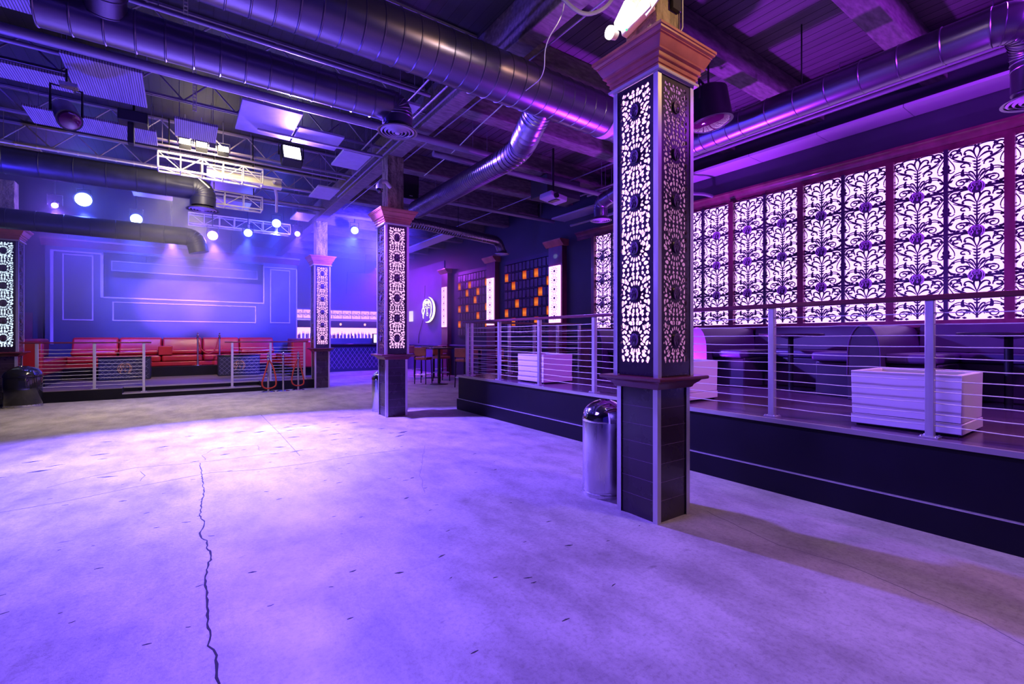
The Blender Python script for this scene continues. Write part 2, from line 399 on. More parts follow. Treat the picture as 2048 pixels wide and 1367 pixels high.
lines = [([(1.148,9.56),(1.148,7.52),(1.128,5.99)], 0.001, 0.010),
 ([(-1.6,5.38),(-1.203,5.429),(-1.036,5.448),(-0.859,5.467),(-0.675,5.522),(-0.408,5.621),(-0.108,5.691),(0.224,5.77),(0.665,5.619),(1.053,5.587),(1.606,5.626),(2.209,5.595)], 0.004, 0.008),
 ([(-1.045,6.066),(-0.805,6.278),(-0.426,6.451),(0.152,6.318),(0.641,6.3),(0.963,6.31),(1.379,6.238)], 0.003, 0.007),
 ([(0.201,6.388),(0.19,6.673),(0.324,6.975),(0.54,6.956),(0.786,6.886),(0.777,6.564)], 0.012, 0.007),
 ([(-0.373,6.253),(-0.312,6.037),(-0.347,5.819)], 0.01, 0.006),
 ([(2.566,5.642),(1.967,4.445),(1.782,3.919)], 0.01, 0.004),
 ([(3.45,2.2),(3.291,1.561),(3.355,1.178),(3.276,0.824),(3.23,0.581),(3.132,0.419)], 0.01, 0.004)]
for pts, amp, wd in lines:
    mb = MB(); p = jitter(pts, amp, 0.08); ribbon_floor(mb, p, [wd*random.uniform(0.6, 1.2) for _ in p], 0.001); mb.build('hairline_crack', 'joint', FL)
mb = MB(); rs = random.Random(3)
for k in range(150):
    x = rs.uniform(-2, 3.0); y = rs.uniform(1.6, 8.5); a = rs.uniform(-0.4, 0.4); l = rs.uniform(0.008, 0.03)*(1 + (y > 6)*2.2)
    pts = [(x-l*cos(a), y-l*sin(a)), (x, y+rs.uniform(-.004, .004)), (x+l*cos(a), y+l*sin(a))]
    ribbon_floor(mb, pts, [0.003, l*rs.uniform(0.3, 0.7), 0.003], 0.0009)
mb.build('floor_chip', 'crack', FL)['kind'] = 'stuff'

struct(B('ceiling', 'deck', None, (3.1, -4, 5.1), (9.5, 24, 5.3)))
struct(B('ceiling_dance_floor', 'darkdeck', None, (-7.5, -4, 5.1), (3.1, 24, 5.3)))
struct(B('wall_right', 'wallp', None, (8.12, -4, 0), (8.4, 24, 5.1)))
struct(B('wall_back', 'wallp', None, (-7.5, 22.3, 0), (8.12, 22.5, 5.1)))
struct(B('wall_left', 'wallp', None, (-7.3, -4, 0), (-7.1, 22.3, 5.1)))
# ceiling timbers
for i, y in enumerate([-2.4, -0.97, 0.46, 1.89, 3.32, 4.75, 6.18, 7.61, 9.04, 10.47, 11.9, 13.33, 14.76, 16.19, 17.62, 19.05, 20.48]):
    o = MB().box((3.22, y-0.13, 4.75), (8.12, y+0.13, 5.1)).build('trim_%d' % (i+1), 'beam', None, 0.012)
    struct(o)
struct(MB().box((2.98, -4, 4.62), (3.22, 22.3, 5.1)).build('trim_30', 'beam', None, 0.012))

# haze that hangs under the stage lights
hz = bpy.data.materials.new('stage_haze'); hz.use_nodes = True; nt = hz.node_tree
nt.nodes.remove(nt.nodes['Principled BSDF'])
vs_ = nt.nodes.new('ShaderNodeVolumeScatter'); vs_.inputs['Color'].default_value = (0.85, 0.87, 1, 1)
vs_.inputs['Density'].default_value = 0.06; vs_.inputs['Anisotropy'].default_value = 0.35
tcv = nt.nodes.new('ShaderNodeTexCoord'); spv = nt.nodes.new('ShaderNodeSeparateXYZ'); nt.links.new(tcv.outputs['Generated'], spv.inputs[0])
mrv = nt.nodes.new('ShaderNodeMapRange'); nt.links.new(spv.outputs[2], mrv.inputs['Value']); mrv.interpolation_type = 'SMOOTHSTEP'
mrv.inputs['From Min'].default_value = 0.0; mrv.inputs['From Max'].default_value = 0.35; mrv.inputs['To Max'].default_value = 0.095
mry = nt.nodes.new('ShaderNodeMapRange'); nt.links.new(spv.outputs[1], mry.inputs['Value']); mry.inputs['From Max'].default_value = 0.2
mlv = nt.nodes.new('ShaderNodeMath'); mlv.operation = 'MULTIPLY'; nt.links.new(mrv.outputs[0], mlv.inputs[0]); nt.links.new(mry.outputs[0], mlv.inputs[1])
nt.links.new(mlv.outputs[0], vs_.inputs['Density'])
nt.links.new(vs_.outputs[0], nt.nodes['Material Output'].inputs['Volume'])
o = B('haze', hz, None, (-7.0, 10.8, 1.2), (7.9, 22.2, 5.08))
tag(o, 'thin blue haze drifting under the stage lights', 'haze', kind='stuff')

# stage wall with its mouldings
SW = 18.8
mb = MB()
mb.box((-3.27, SW, 0), (-2.0, SW+0.2, 4.15)); mb.box((2.336, SW, 0), (3.44, SW+0.2, 4.15)); mb.box((-2.0, SW, 0), (2.336, SW+0.2, 2.614)); mb.box((-2.0, SW, 3.98), (2.336, SW+0.2, 4.15))
SWo = struct(mb.build('wall_stage', 'stage'))
def rect_trim(mb, x0, x1, z0, z1, wd, y, d=0.025):
    mb.box((x0, y-d, z0), (x0+wd, y, z1)); mb.box((x1-wd, y-d, z0), (x1, y, z1)); mb.box((x0+wd, y-d, z0), (x1-wd, y, z0+wd)); mb.box((x0+wd, y-d, z1-wd), (x1-wd, y, z1))
mb = MB(); Y0 = SW-0.001
for r in ((-2.901, -2.219, 1.90, 3.85), (-1.781, 2.1, 1.90, 2.49), (2.544, 3.202, 1.91, 3.84)): rect_trim(mb, *r, 0.032, Y0)
mb.box((-3.16, Y0-0.03, 1.2), (-3.09, Y0, 3.94)); mb.box((-3.09, Y0-0.03, 3.90), (-2.04, Y0, 3.94)); mb.box((-2.06, Y0-0.03, 2.60), (-1.99, Y0, 3.90))
mb.box((-1.99, Y0-0.03, 2.585), (2.32, Y0, 2.63)); mb.box((2.32, Y0-0.03, 2.585), (2.36, Y0, 3.92)); mb.box((2.36, Y0-0.03, 3.885), (3.44, Y0, 3.92)); mb.box((3.40, Y0-0.03, 1.3), (3.44, Y0, 3.885))
struct(mb.build('trim_31', 'mould'))
mb = MB()
mb.prism([(0, 0), (0.03, 0), (0.16, 0.16), (0.20, 0.17), (0.20, 0.22), (0, 0.22)], lambda u, v, t: (t, Y0-u, 4.05+v), -3.35, 3.5)
struct(mb.build('trim_32', 'maroon'))
# dark room seen through the opening above the stage wall
mb = MB(); mb.box((-2.6, 20.6, 2.0), (3.4, 20.7, 4.9)); struct(mb.build('wall_booth', 'wallv'))
t = thing('booth_valance', 'long shallow fascia hanging in the opening above the stage wall', 'fascia', (0.2, 19.6, 3.6))
B('fascia_board', 'wallp', t, (-1.9, 19.55, 3.50), (2.25, 19.6, 3.85)); mb = MB(); rect_trim(mb, -1.88, 2.23, 3.52, 3.83, 0.02, 19.55, 0.015); mb.build('edge_moulding', 'mould', t); MB().cyl((-1, 19.58, 3.85), (-1, 19.58, 5.1), 0.01).cyl((1.4, 19.58, 3.85), (1.4, 19.58, 5.1), 0.01).build('hangers', 'black', t)

# raised platform on the right with its fascia
mb = MB(); mb.box((4.40, -4, 0), (8.12, 8.12, 0.64)); PL = struct(mb.build('floor_platform', 'platface'))
mb = MB(); mb.box((4.41, -3.99, 0.64), (8.12, 8.11, 0.66)); mb.build('platform_boards', 'platfloor', PL)
mb = MB(); mb.box((4.375, -4, 0.625), (4.41, 8.14, 0.664)); mb.box((4.41, 8.11, 0.625), (7.6, 8.14, 0.664)); mb.build('edge_nosing', 'nosing', PL)
mb = MB(); mb.box((4.372, -4, 0), (4.40, 8.14, 0.205)); mb.box((4.40, 8.12, 0), (7.6, 8.15, 0.205)); struct(mb.build('baseboard_platform', 'platface'))
mb = MB(); mb.box((4.372, -4, 0.205), (4.40, 8.14, 0.213)); mb.build('baseboard_cap', 'alu', bpy.data.objects['baseboard_platform'])

# low stage platform at the back, with the step cut into its front
mb = MB(); mb.box((-3.6, 13.82, 0), (-1.14, 14.2, 0.235)); mb.box((1.66, 13.82, 0), (3.1, 14.2, 0.235)); mb.box((-1.14, 13.82, 0), (1.66, 14.2, 0.12)); mb.box((-3.6, 14.2, 0), (3.44, 18.8, 0.235))
SP = struct(mb.build('floor_stage', 'platface'))
mb = MB(); mb.box((-3.6, 14.2, 0.235), (3.44, 17.2, 0.245)); mb.box((-3.6, 13.83, 0.235), (-1.14, 14.2, 0.245)); mb.box((1.66, 13.83, 0.235), (3.1, 14.2, 0.245)); mb.box((-1.13, 13.84, 0.12), (1.65, 14.19, 0.128))
mb.build('stage_boards', 'sfloor', SP)
mb = MB(); mb.box((-1.14, 14.185, 0.215), (1.66, 14.21, 0.25)); mb.box((-1.14, 13.805, 0.105), (1.66, 13.835, 0.132)); mb.build('step_nosing', 'nosing', SP)
mb = MB(); mb.box((-3.6, 17.2, 0.235), (3.44, 18.8, 0.53)); mb.build('upper_tier', 'platface', SP)

# right wall: everything on the face X = 8.1
# crown and frame around the lattice wall
mb = MB()
prof = [(0, 0), (-0.03, 0), (-0.03, 0.07), (-0.045, 0.075), (-0.05, 0.10), (-0.10, 0.155), (-0.12, 0.16), (-0.12, 0.19), (0, 0.19)]
mb.prism([(a, b) for a, b in prof][::-1], lambda u, v, t: (8.115+u, t, 3.81+v), -1.3, 8.72)
struct(mb.build('trim_33', 'maroon'))
mb = MB(); mb.box((8.0, -1.3, 1.53), (8.115, 8.6, 1.62)); mb.box((8.03, -1.3, 0.66), (8.115, 8.6, 1.53)); struct(mb.build('trim_34', 'maroon'))

# ------------------------------------------------------------------ lattice wall
TW, TH = 0.576, 0.5475
def tile_mesh():
    mb = MB(); S = []
    def st(p, a, b, c=None): S.append((p, taper(len(p), a, b, c)))
    def leaf(x, y, dx, dy, wd): wd *= 0.85; S.append(([(x, y), (x+dx*0.5, y+dy*0.5), (x+dx, y+dy)], [wd*0.3, wd, 0.004]))
    # u in 0..0.5 (mirrored), v in 0..1
    st([(0, 0.04), (0, 0.2), (0, 0.4), (0, 0.66)], 0.03, 0.018)
    for v, s_ in ((0.36, .05), (0.43, .07), (0.50, .06), (0.57, .08)): leaf(0.0, v, s_, 0.045, 0.035)
    st(bez((0.0, 0.64), (0.02, 0.72), (0.10, 0.86), (0.0, 0.93)), 0.012, 0.022, 0.03)     # bud
    leaf(0.0, 0.93, 0.05, 0.03, 0.05)
    st(bez((0.02, 0.68), (0.05, 0.85), (0.13, 0.92), (0.20, 0.84)), 0.01, 0.03, 0.02); leaf(0.2, 0.84, -0.02, -0.08, 0.05)
    st(bez((0.02, 0.64), (0.10, 0.74), (0.18, 0.78), (0.24, 0.70)), 0.01, 0.035, 0.02); leaf(0.24, 0.7, -0.04, -0.04, 0.05)
    st(bez((0.0, 0.13), (0.02, 0.28), (0.08, 0.42), (0.13, 0.36)), 0.01, 0.022, 0.03)     # fan
    st(bez((0.0, 0.10), (0.06, 0.28), (0.17, 0.38), (0.22, 0.30)), 0.01, 0.022, 0.03)
    st(bez((0.0, 0.08), (0.10, 0.22), (0.20, 0.26), (0.30, 0.20)), 0.01, 0.035, 0.01)
    leaf(0.12, 0.2, 0.07, -0.06, 0.06); leaf(0.2, 0.3, 0.06, 0.03, 0.05)
    st(spiral(0.25, 0.15, 0.10, 0.02, 100, -330, 24, 0.9), 0.014, 0.02, 0.03)
    st(spiral(0.27, 0.18, 0.20, 0.16, -40, 200, 24, 0.95), 0.012, 0.016, 0.01)
    st(bez((0.04, 0.24), (0.20, 0.50), (0.42, 0.42), (0.47, 0.18)), 0.01, 0.018, 0.012)
    st(bez((0.47, 0.18), (0.45, 0.10), (0.40, 0.06), (0.34, 0.05)), 0.012, 0.03, 0.05)
    leaf(0.47, 0.2, -0.09, 0.06, 0.06); leaf(0.44, 0.08, -0.07, -0.02, 0.06); leaf(0.36, 0.3, 0.05, 0.05, 0.06)
    leaf(0.35, 0.04, -0.10, 0.02, 0.05); leaf(0.16, 0.04, 0.08, 0.01, 0.05)
    st(bez((0.22, 0.33), (0.24, 0.37), (0.23, 0.42), (0.21, 0.46)), 0.05, 0.04, 0.02)     # bracket
    st(spiral(0.20, 0.53, 0.10, 0.03, 220, -120, 22, 0.7), 0.012, 0.02, 0.03)
    st(bez((0.10, 0.48), (0.12, 0.62), (0.30, 0.62), (0.38, 0.70)), 0.012, 0.02, 0.012)
    st(bez((0.08, 0.55), (0.20, 0.66), (0.34, 0.64), (0.47, 0.86)), 0.01, 0.026, 0.012)
    st(bez((0.47, 0.86), (0.47, 0.93), (0.44, 0.97), (0.38, 0.97)), 0.012, 0.02, 0.01)
    st(spiral(0.33, 0.80, 0.09, 0.025, 200, -160, 20, 0.8), 0.014, 0.025, 0.03)
    st(bez((0.24, 0.80), (0.26, 0.92), (0.36, 0.97), (0.42, 0.90)), 0.012, 0.03, 0.02)
    leaf(0.42, 0.9, 0.0, -0.09, 0.06); leaf(0.33, 0.88, -0.06, 0.03, 0.05); leaf(0.40, 0.80, -0.06, -0.05, 0.05)
    st(bez((0.02, 0.94), (0.10, 0.97), (0.22, 0.99), (0.30, 0.93)), 0.01, 0.02, 0.02); leaf(0.3, 0.93, -0.05, -0.03, 0.05)
    st(bez((0.47, 0.80), (0.42, 0.66), (0.34, 0.60), (0.36, 0.48)), 0.012, 0.016, 0.012)
    st(spiral(0.42, 0.47, 0.06, 0.015, 180, 480, 16, 1.0), 0.012, 0.02, 0.03); leaf(0.42, 0.5, 0.05, 0.02, 0.04)
    st(bez((0.50, 0.66), (0.47, 0.60), (0.46, 0.56), (0.50, 0.50)), 0.03, 0.06, 0.03)     # scalloped rim
    st(bez((0.50, 0.97), (0.48, 0.9), (0.5, 0.85), (0.5, 0.80)), 0.02, 0.025, 0.03)
    leaf(0.5, 0.6, -0.06, 0.0, 0.06); leaf(0.5, 0.52, -0.05, -0.03, 0.05); leaf(0.5, 0.12, -0.05, 0.03, 0.05)
    fn = lambda u, v, t: (-t, -u*TW, v*TH)
    for p, ws in S:
        ws = [x*0.75 for x in ws]
        q = [(u, v*TH/TH) for u, v in p]
        for sgn in (1, -1):
            P2 = [(u*sgn*1.0, v) for u, v in q]
            # widths are given in tile units
            m_ = MB(); m_.ribbon([(u*TW, v*TH) for u, v in P2], ws, lambda a, b, t: (-t, -a, b), 0.008); mb.add(m_.v, m_.f)
    return mb
proto_tile = tile_mesh().build('lattice_tile', 'lattice'); TILE = proto_tile.data; bpy.data.objects.remove(proto_tile)
mb = MB(); mb.lathe([(0.078, 0), (0.078, 0.012), (0.070, 0.018)], (0, 0, 0), 24, (-1, 0, 0))
o = mb.build('m', 'lattice'); MED = o.data; bpy.data.objects.remove(o)
mb = MB(); add_face(mb, lambda u, v, t: (-0.018-t, -u, v), 0, 0, 0.076, 0.078, 0.006)
o = mb.build('m', 'silver'); MEDF = o.data; bpy.data.objects.remove(o)
def inst(name, me, parent, loc):
    o = bpy.data.objects.new(name, me); COL.objects.link(o); o.parent = parent; o.location = Vector(loc) - root_loc(parent); return o
ords = ['first', 'second', 'third', 'fourth', 'fifth', 'sixth', 'seventh', 'eighth']
ytop = 8.10
for b in range(8):
    y1 = ytop - b*2*TW; y0 = y1 - 2*TW; yc = (y0+y1)/2
    lab = 'backlit black scroll lattice bay on the right wall, ' + (
        'at its far end' if b == 0 else '%s bay from the far end' % ords[b])
    t = thing('lattice_bay', lab, 'lattice panel', (8.1, yc, 1.62), 'backlit lattice bays of the right wall')
    B('light_box', 'e_wall', t, (8.085, y0+0.02, 1.625), (8.1, y1-0.02, 3.80))
    mb = MB(); mb.box((8.0, y1-0.045, 1.62), (8.10, y1+0.045, 3.81)); mb.build('maroon_mullion', 'maroon', t)
    if b == 7: mb = MB(); mb.box((8.0, y0-0.045, 1.62), (8.10, y0+0.045, 3.81)); mb.build('maroon_mullion', 'maroon', t)
    mb = MB(); mb.box((8.035, yc-0.022, 1.62), (8.075, yc+0.022, 3.81))
    for k in (1, 2, 3): mb.box((8.045, y0+0.03, 1.62+k*TH-0.014), (8.075, y1-0.03, 1.62+k*TH+0.014))
    mb.build('dark_bars', 'lattice', t)
    for c in (0, 1):
        ym = y0 + TW*(0.5+c)
        for r in range(4):
            inst('lattice_tile', TILE, t, (8.06, ym, 1.62+r*TH))
            if r: 
                m1 = inst('face_medallion', MED, t, (8.045, ym, 1.62+r*TH))
                o = bpy.data.objects.new('face_relief', MEDF); COL.objects.link(o); o.parent = m1

# ------------------------------------------------------------------ square pillars with pierced light boxes
CH = 0.356      # one repeat of the pierced pattern
def cut_shapes(seed, medal=True):
    rs = random.Random(seed); acc = []
    W, Hh = 0.147, CH/2
    def shape(cx, cy, a, b, rot, k):
        o = []
        for i in range(12):
            t = 2*pi*i/12; x = a*cos(t); y = b*sin(t)*(1 - k*cos(t)); o.append((cx+x*cos(rot)-y*sin(rot), cy+x*sin(rot)+y*cos(rot)))
        return np.array(o)
    def ok(P, gap=0.0038):
        if P[:, 0].min() < 0.0022 or P[:, 0].max() > W or abs(P[:, 1]).max() > Hh-0.001: return False
        if medal and ((P[:, 0]/0.050)**2 + (P[:, 1]/0.066)**2).min() < 1.0: return False
        for Q in acc:
            if np.hypot(*(P.mean(0)-Q.mean(0))) < 0.09:
                d = np.sqrt(((P[:, None]-Q[None])**2).sum(2)).min()
                if d < gap: return False
                c = P.mean(0); r = np.hypot(*(Q-Q.mean(0)).T).min()
                if np.hypot(*(c-Q.mean(0))) < r: return False
        return True
    for e in (-1, 1):        # scalloped row along both ends of the repeat
        for i in range(3):
            P = shape(0.024+0.047*i, e*(Hh-0.0170), 0.0150, 0.0150-0.003*(i % 2), pi/2+(0.5 if i % 2 else -0.2)*e, 0.45*e)
            if ok(P): acc.append(P)
    n = 9
    for i in range(n):       # rosette of drops round the face
        a = radians(-90 + 180*(i+0.5)/n); r = 0.078 + 0.006*(i % 2); cx = r*cos(a)*0.86; cy = r*sin(a)*1.12
        P = shape(cx, cy, 0.019, 0.0095, atan2(sin(a)*1.1, cos(a)), 0.55 if i % 2 else -0.3)
        if ok(P): acc.append(P)
    for i in range(10):
        a = radians(-90 + 180*(i+0.5)/10); cx = 0.121*cos(a)*0.95; cy = 0.121*sin(a)*1.12
        P = shape(cx, cy, 0.022, 0.012, a*1.1 + (1.2 if i % 3 == seed % 3 else 0), 0.35)
        if ok(P): acc.append(P)
    if seed % 2:
        for i in range(5):
            a = radians(-60+30*i); P = shape(0.085+0.034*cos(a), 0.150+0.0*i, 0.014, 0.005, a, 0.5)
            if ok(P): acc.append(P)
    for k in range(900):
        s_ = 1.0 if k < 300 else (0.7 if k < 600 else 0.45)
        cx = rs.uniform(0.006, W); cy = rs.uniform(-Hh, Hh); a = atan2(cy, cx) + rs.choice((0, pi/2, 0.7, -0.7)) + rs.uniform(-.3, .3)
        P = shape(cx, cy, 0.024*s_, 0.0150*s_, a, rs.choice((0.5, -0.4, 0.3)))
        if ok(P): acc.append(P)
    return acc
CUTS = [cut_shapes(1), cut_shapes(2), cut_shapes(5)]
def pierced_panel():
    """flat sheet with the openings cut right through, x = -0.19..0.19, z = 0..2.27"""
    V = []; F = []
    from mathutils.geometry import delaunay_2d_cdt
    def inside(px, py, P):
        x0, y0 = P[:, 0], P[:, 1]; x1, y1 = np.roll(x0, -1), np.roll(y0, -1)
        c = ((y0 > py) != (y1 > py)); xx = x0 + (py-y0)*(x1-x0)/np.where(y1 == y0, 1e-9, y1-y0)
        return bool(np.count_nonzero(c & (px < xx)) % 2)
    def cell(z0, z1, shapes, zc):
        polys = [np.stack([sg*P[:, 0], P[:, 1]+zc], 1) for P in shapes for sg in (1, -1)]
        pts = [(-0.19, z0), (0.19, z0), (0.19, z1), (-0.19, z1)]; ed = [(0, 1), (1, 2), (2, 3), (3, 0)]
        for P in polys:
            n = len(pts); m = len(P); pts += [tuple(q) for q in P]; ed += [(n+i, n+(i+1) % m) for i in range(m)]
        vc, ec, fc = delaunay_2d_cdt([Vector(q) for q in pts], ed, [], 0, 1e-6)[:3]
        n = len(V); V.extend([(v[0], -0.003, v[1]) for v in vc])
        cen = [P.mean(0) for P in polys]
        for f in fc:
            cx = sum(vc[i][0] for i in f)/3; cy = sum(vc[i][1] for i in f)/3
            if not any(abs(c[0]-cx) < 0.03 and abs(c[1]-cy) < 0.03 and inside(cx, cy, P) for c, P in zip(cen, polys)): F.append(tuple(n+i for i in f))
        for P in polys:
            n = len(V); m = len(P); V.extend([(q[0], -0.003, q[1]) for q in P] + [(q[0], 0.003, q[1]) for q in P])
            F.extend([(n+i, n+(i+1) % m, n+m+(i+1) % m, n+m+i) for i in range(m)])
    cell(0, 0.275-CH/2, [], 0)
    for c in range(6):
        zc = 0.275 + CH*c; cell(zc-CH/2, zc+CH/2, CUTS[(0, 1, 2, 1, 1, 0)[c]], zc)
    cell(0.275+CH*5.5, 2.27, [], 0)
    me = bpy.data.meshes.new('pierced_panel'); me.from_pydata(V, [], F); me.materials.append(M['laminate']); me.update(); return me
PIERCED = pierced_panel()
mb = MB()
for c in range(6):
    zc = 0.275+CH*c; mb.lathe([(0.046, 0), (0.046, 0.006), (0.036, 0.012)], (0, -0.003, zc), 20, (0, -1, 0))
mbf = MB()
for c in range(6): add_face(mbf, lambda u, v, t: (u, -0.015-t, v), 0, 0.275+CH*c, 0.040, 0.052, 0.004)
o = mb.build('m', 'laminate'); PMED = o.data; bpy.data.objects.remove(o)
o = mbf.build('m', 'relief'); PMEDF = o.data; bpy.data.objects.remove(o)

def pillar(cx, cy, label, em):
    """em: light-box materials for the -X, -Y, +X, +Y faces"""
    t = thing('lit_pillar', label, 'pillar', (cx, cy, 0), 'square pillars with pierced light boxes')
    def mirror4(fn, name, m, bevel=0):
        mb = MB()
        for k in range(4):
            R = Matrix.Rotation(k*pi/2, 3, 'Z'); s = MB(); fn(s)
            vs = [R @ Vector((x, y, z)) + Vector((cx, cy, 0)) for x, y, z in s.v]; mb.add(vs, s.f)
        return mb.build(name, m, t, bevel)
    # lower boarded casing
    MB().square([(0.186, 0.0), (0.186, 1.02)], cx, cy).build('lower_casing', 'laminate', t)
    def seams(s):
        for z in (0.16, 0.30, 0.44, 0.58, 0.72, 0.86): s.box((-0.16, -0.1868, z), (0.16, -0.185, z+0.002))
    mirror4(seams, 'casing_seams', 'relief')
    def angle(h, z0, z1, wd):
        def f(s): s.box((-h, -h, z0), (-h+wd, -h+0.006, z1)); s.box((-h, -h+0.006, z0), (-h+0.006, -h+wd, z1))
        return f
    mirror4(angle(0.2, 0.0, 1.02, 0.042), 'lower_corner_trim', 'alu')
    mirror4(angle(0.22, 1.10, 3.385, 0.042), 'upper_corner_trim', 'alu')
    MB().square([(0.205, 1.005), (0.215, 1.012), (0.222, 1.03), (0.25, 1.052), (0.262, 1.066), (0.28, 1.07), (0.298, 1.074), (0.302, 1.08), (0.302, 1.095), (0.296, 1.10)], cx, cy).build('shelf_moulding', 'shelf', t)
    MB().square([(0.185, 1.10), (0.185, 3.38)], cx, cy).build('core', 'laminate', t)
    for k in range(4):
        lb = MB(); R = Matrix.Rotation(k*pi/2, 3, 'Z')
        lb.box((-0.155, -0.1875, 1.15), (0.155, -0.1855, 3.36)); 
        vs = [R @ Vector(q) + Vector((cx, cy, 0)) for q in lb.v]
        x = MB(); x.add(vs, lb.f); x.build('light_box', em[{0: 1, 1: 2, 2: 3, 3: 0}[k]], t)
        for nm, me in (('pierced_panel', PIERCED), ('face_medallions', PMED)):
            o = bpy.data.objects.new(nm, me); COL.objects.link(o); o.parent = t
            o.rotation_euler = (0, 0, k*pi/2); o.location = R @ Vector((0, -0.2115, 1.105))
        r = bpy.data.objects.new('face_relief', PMEDF); COL.objects.link(r); r.parent = o
    MB().square([(0.245, 3.378), (0.249, 3.384), (0.249, 3.398), (0.23, 3.40)], cx, cy).build('capital_lip', 'mould2', t)
    cap = [(0.22, 3.385), (0.228, 3.40), (0.230, 3.402), (0.232, 3.425), (0.242, 3.428), (0.244, 3.436), (0.240, 3.44), (0.244, 3.458), (0.258, 3.462), (0.261, 3.470), (0.256, 3.474), (0.260, 3.495), (0.280, 3.502), (0.284, 3.512), (0.278, 3.516), (0.288, 3.530), (0.312, 3.578), (0.309, 3.583), (0.320, 3.588), (0.318, 3.596), (0.334, 3.606), (0.336, 3.618), (0.344, 3.622), (0.344, 3.641), (0.20, 3.642)]
    MB().square(cap, cx, cy).build('capital', 'crown', t)
    mb = MB(); mb.box((cx-0.15, cy-0.15, 3.642), (cx+0.15, cy+0.15, 4.62)); mb.build('timber_post', 'post', t, 0.01)
    return t
P1 = pillar(3.1, 2.455, 'nearest tall square pillar, with emergency lamps above its capital', ('e_hot', 'e_dim', 'e_pink', 'e_pink'))
P2 = pillar(3.1, 8.2, 'second square pillar from the camera, standing in the middle of the room', ('e_dim', 'e_pink', 'e_pink', 'e_pink'))
P3 = pillar(3.15, 13.88, 'far square pillar at the right end of the stage railing', ('e_dim', 'e_pink', 'e_pink', 'e_pink'))
P4 = pillar(-3.0, 13.95, 'square pillar with ice blue light box at the left edge of the view', ('e_ice', 'e_ice', 'e_dim', 'e_ice'))

# emergency lamp unit on the nearest post
t = thing('emergency_light', 'white twin head emergency lamp with green light on the nearest pillar post', 'emergency light', (2.9, 2.5, 3.9))
rot = Matrix.Rotation(radians(-14), 3, 'X')
mb = MB(); mb.cbox((2.915, 2.46, 3.90), (0.06, 0.30, 0.10), rot); mb.build('housing', 'sticker', t, 0.01)
mb = MB(); mb.cyl((2.90, 2.66, 3.86), (2.84, 2.67, 3.87), 0.035, 0.05, 16); mb.build('lamp_head', 'white', t)
mb = MB(); mb.lathe([(0.052, 0), (0.048, 0.02), (0.02, 0.035)], (2.84, 2.67, 3.87), 16, (-1, 0.1, -0.1)); mb.build('lens', 'e_white', t)
mb = MB(); mb.sweep([(2.86, 2.60, 3.875), (2.855, 2.585, 3.885), (2.845, 2.47, 3.985), (2.845, 2.455, 3.998)], [0.035, 0.052, 0.052, 0.035], 16); mb.build('lamp_tube', 'e_white', t)
mb = MB(); mb.lathe([(0.008, 0), (0.006, 0.006)], (2.885, 2.54, 3.84), 10, (-1, 0, -0.3)); mb.build('green_light', 'e_green', t)
mb = MB(); mb.cbox((2.90, 2.33, 3.95), (0.012, 0.15, 0.16), Matrix.Rotation(radians(-30), 3, 'X')); mb.build('vent_panel', 'sticker', t, 0.01)
light('emergency_glow', 'POINT', (2.72, 2.40, 4.1), None, (1.0, 0.85, 0.6), 22, 0.05)
mb = MB(); mb.cbox((3.16, 2.285, 4.02), (0.10, 0.03, 0.13)); mb.build('junction_box', 'black')
tag(bpy.data.objects['junction_box'], 'small dark junction box on the front of the nearest timber post', 'electrical box')
mb = MB(); mb.sweep([(3.05, 2.29, 4.3), (3.24, 2.28, 4.1), (3.24, 2.28, 3.85), (3.15, 2.28, 3.7), (3.1, 2.27, 3.65)], 0.006, 6)
tag(mb.build('power_cable', 'cable'), 'thin pale cable looping down the front of the nearest timber post', 'cable')

# ------------------------------------------------------------------ cable railings
def rail_post(x, y, z0, z1, parent, along='y'):
    mb = MB(); mb.box((x-0.026, y-0.026, z0+0.008), (x+0.026, y+0.026, z1)); o = mb.build('post', 'alu', parent, 0.003)
    mb = MB(); mb.box((x-0.055, y-0.055, z0), (x+0.055, y+0.055, z0+0.009))
    for sx in (-1, 1):
        for sy in (-1, 1): mb.lathe([(0.008, 0), (0.006, 0.008)], (x+sx*0.042, y+sy*0.042, z0+0.009), 8)
    mb.build('base_plate', 'alu', o)
def cable(p0, p1, parent, r=0.0026):
    n = 7; pts = []
    for i in range(n):
        t_ = i/(n-1); pts.append((p0[0]+(p1[0]-p0[0])*t_, p0[1]+(p1[1]-p0[1])*t_, p0[2]+(p1[2]-p0[2])*t_ - 0.006*sin(pi*t_)*random.uniform(0.2, 1.4)))
    return pts
t = thing('cable_railing', 'long cable railing along the front edge of the raised platform', 'railing', (4.53, 3.5, 0.66))
posts = [8.0, 6.87, 5.74, 4.55, 3.36, 2.22, 1.08, -0.07, -1.2]
for y in posts: rail_post(4.53, y, 0.66, 1.672, t)
for k in range(11):
    z = 0.75 + k*0.083; mb = MB()
    for a, b in zip(posts[:-1], posts[1:]): mb.sweep(cable((4.53, a, z), (4.53, b, z), t), 0.0038, 6)
    mb.build('cable', 'cable', t)
mb = MB(); mb.box((4.49, -1.3, 1.672), (4.57, 8.12, 1.712)); mb.build('top_rail', 'shelf', t, 0.006)
t = thing('cable_railing', 'short cable railing across the far end of the raised platform', 'railing', (5.9, 8.0, 0.66))
px_ = [4.61, 5.5, 6.15, 6.8, 7.45]
for x in px_: rail_post(x, 7.97, 0.66, 1.672, t)
for k in range(11):
    z = 0.75 + k*0.083; mb = MB()
    for a, b in zip(px_[:-1], px_[1:]): mb.sweep(cable((a, 7.97, z), (b, 7.97, z), t), 0.0038, 6)
    mb.build('cable', 'cable', t)
mb = MB(); mb.box((4.57, 7.93, 1.672), (7.5, 8.01, 1.712)); mb.build('top_rail', 'shelf', t, 0.006)
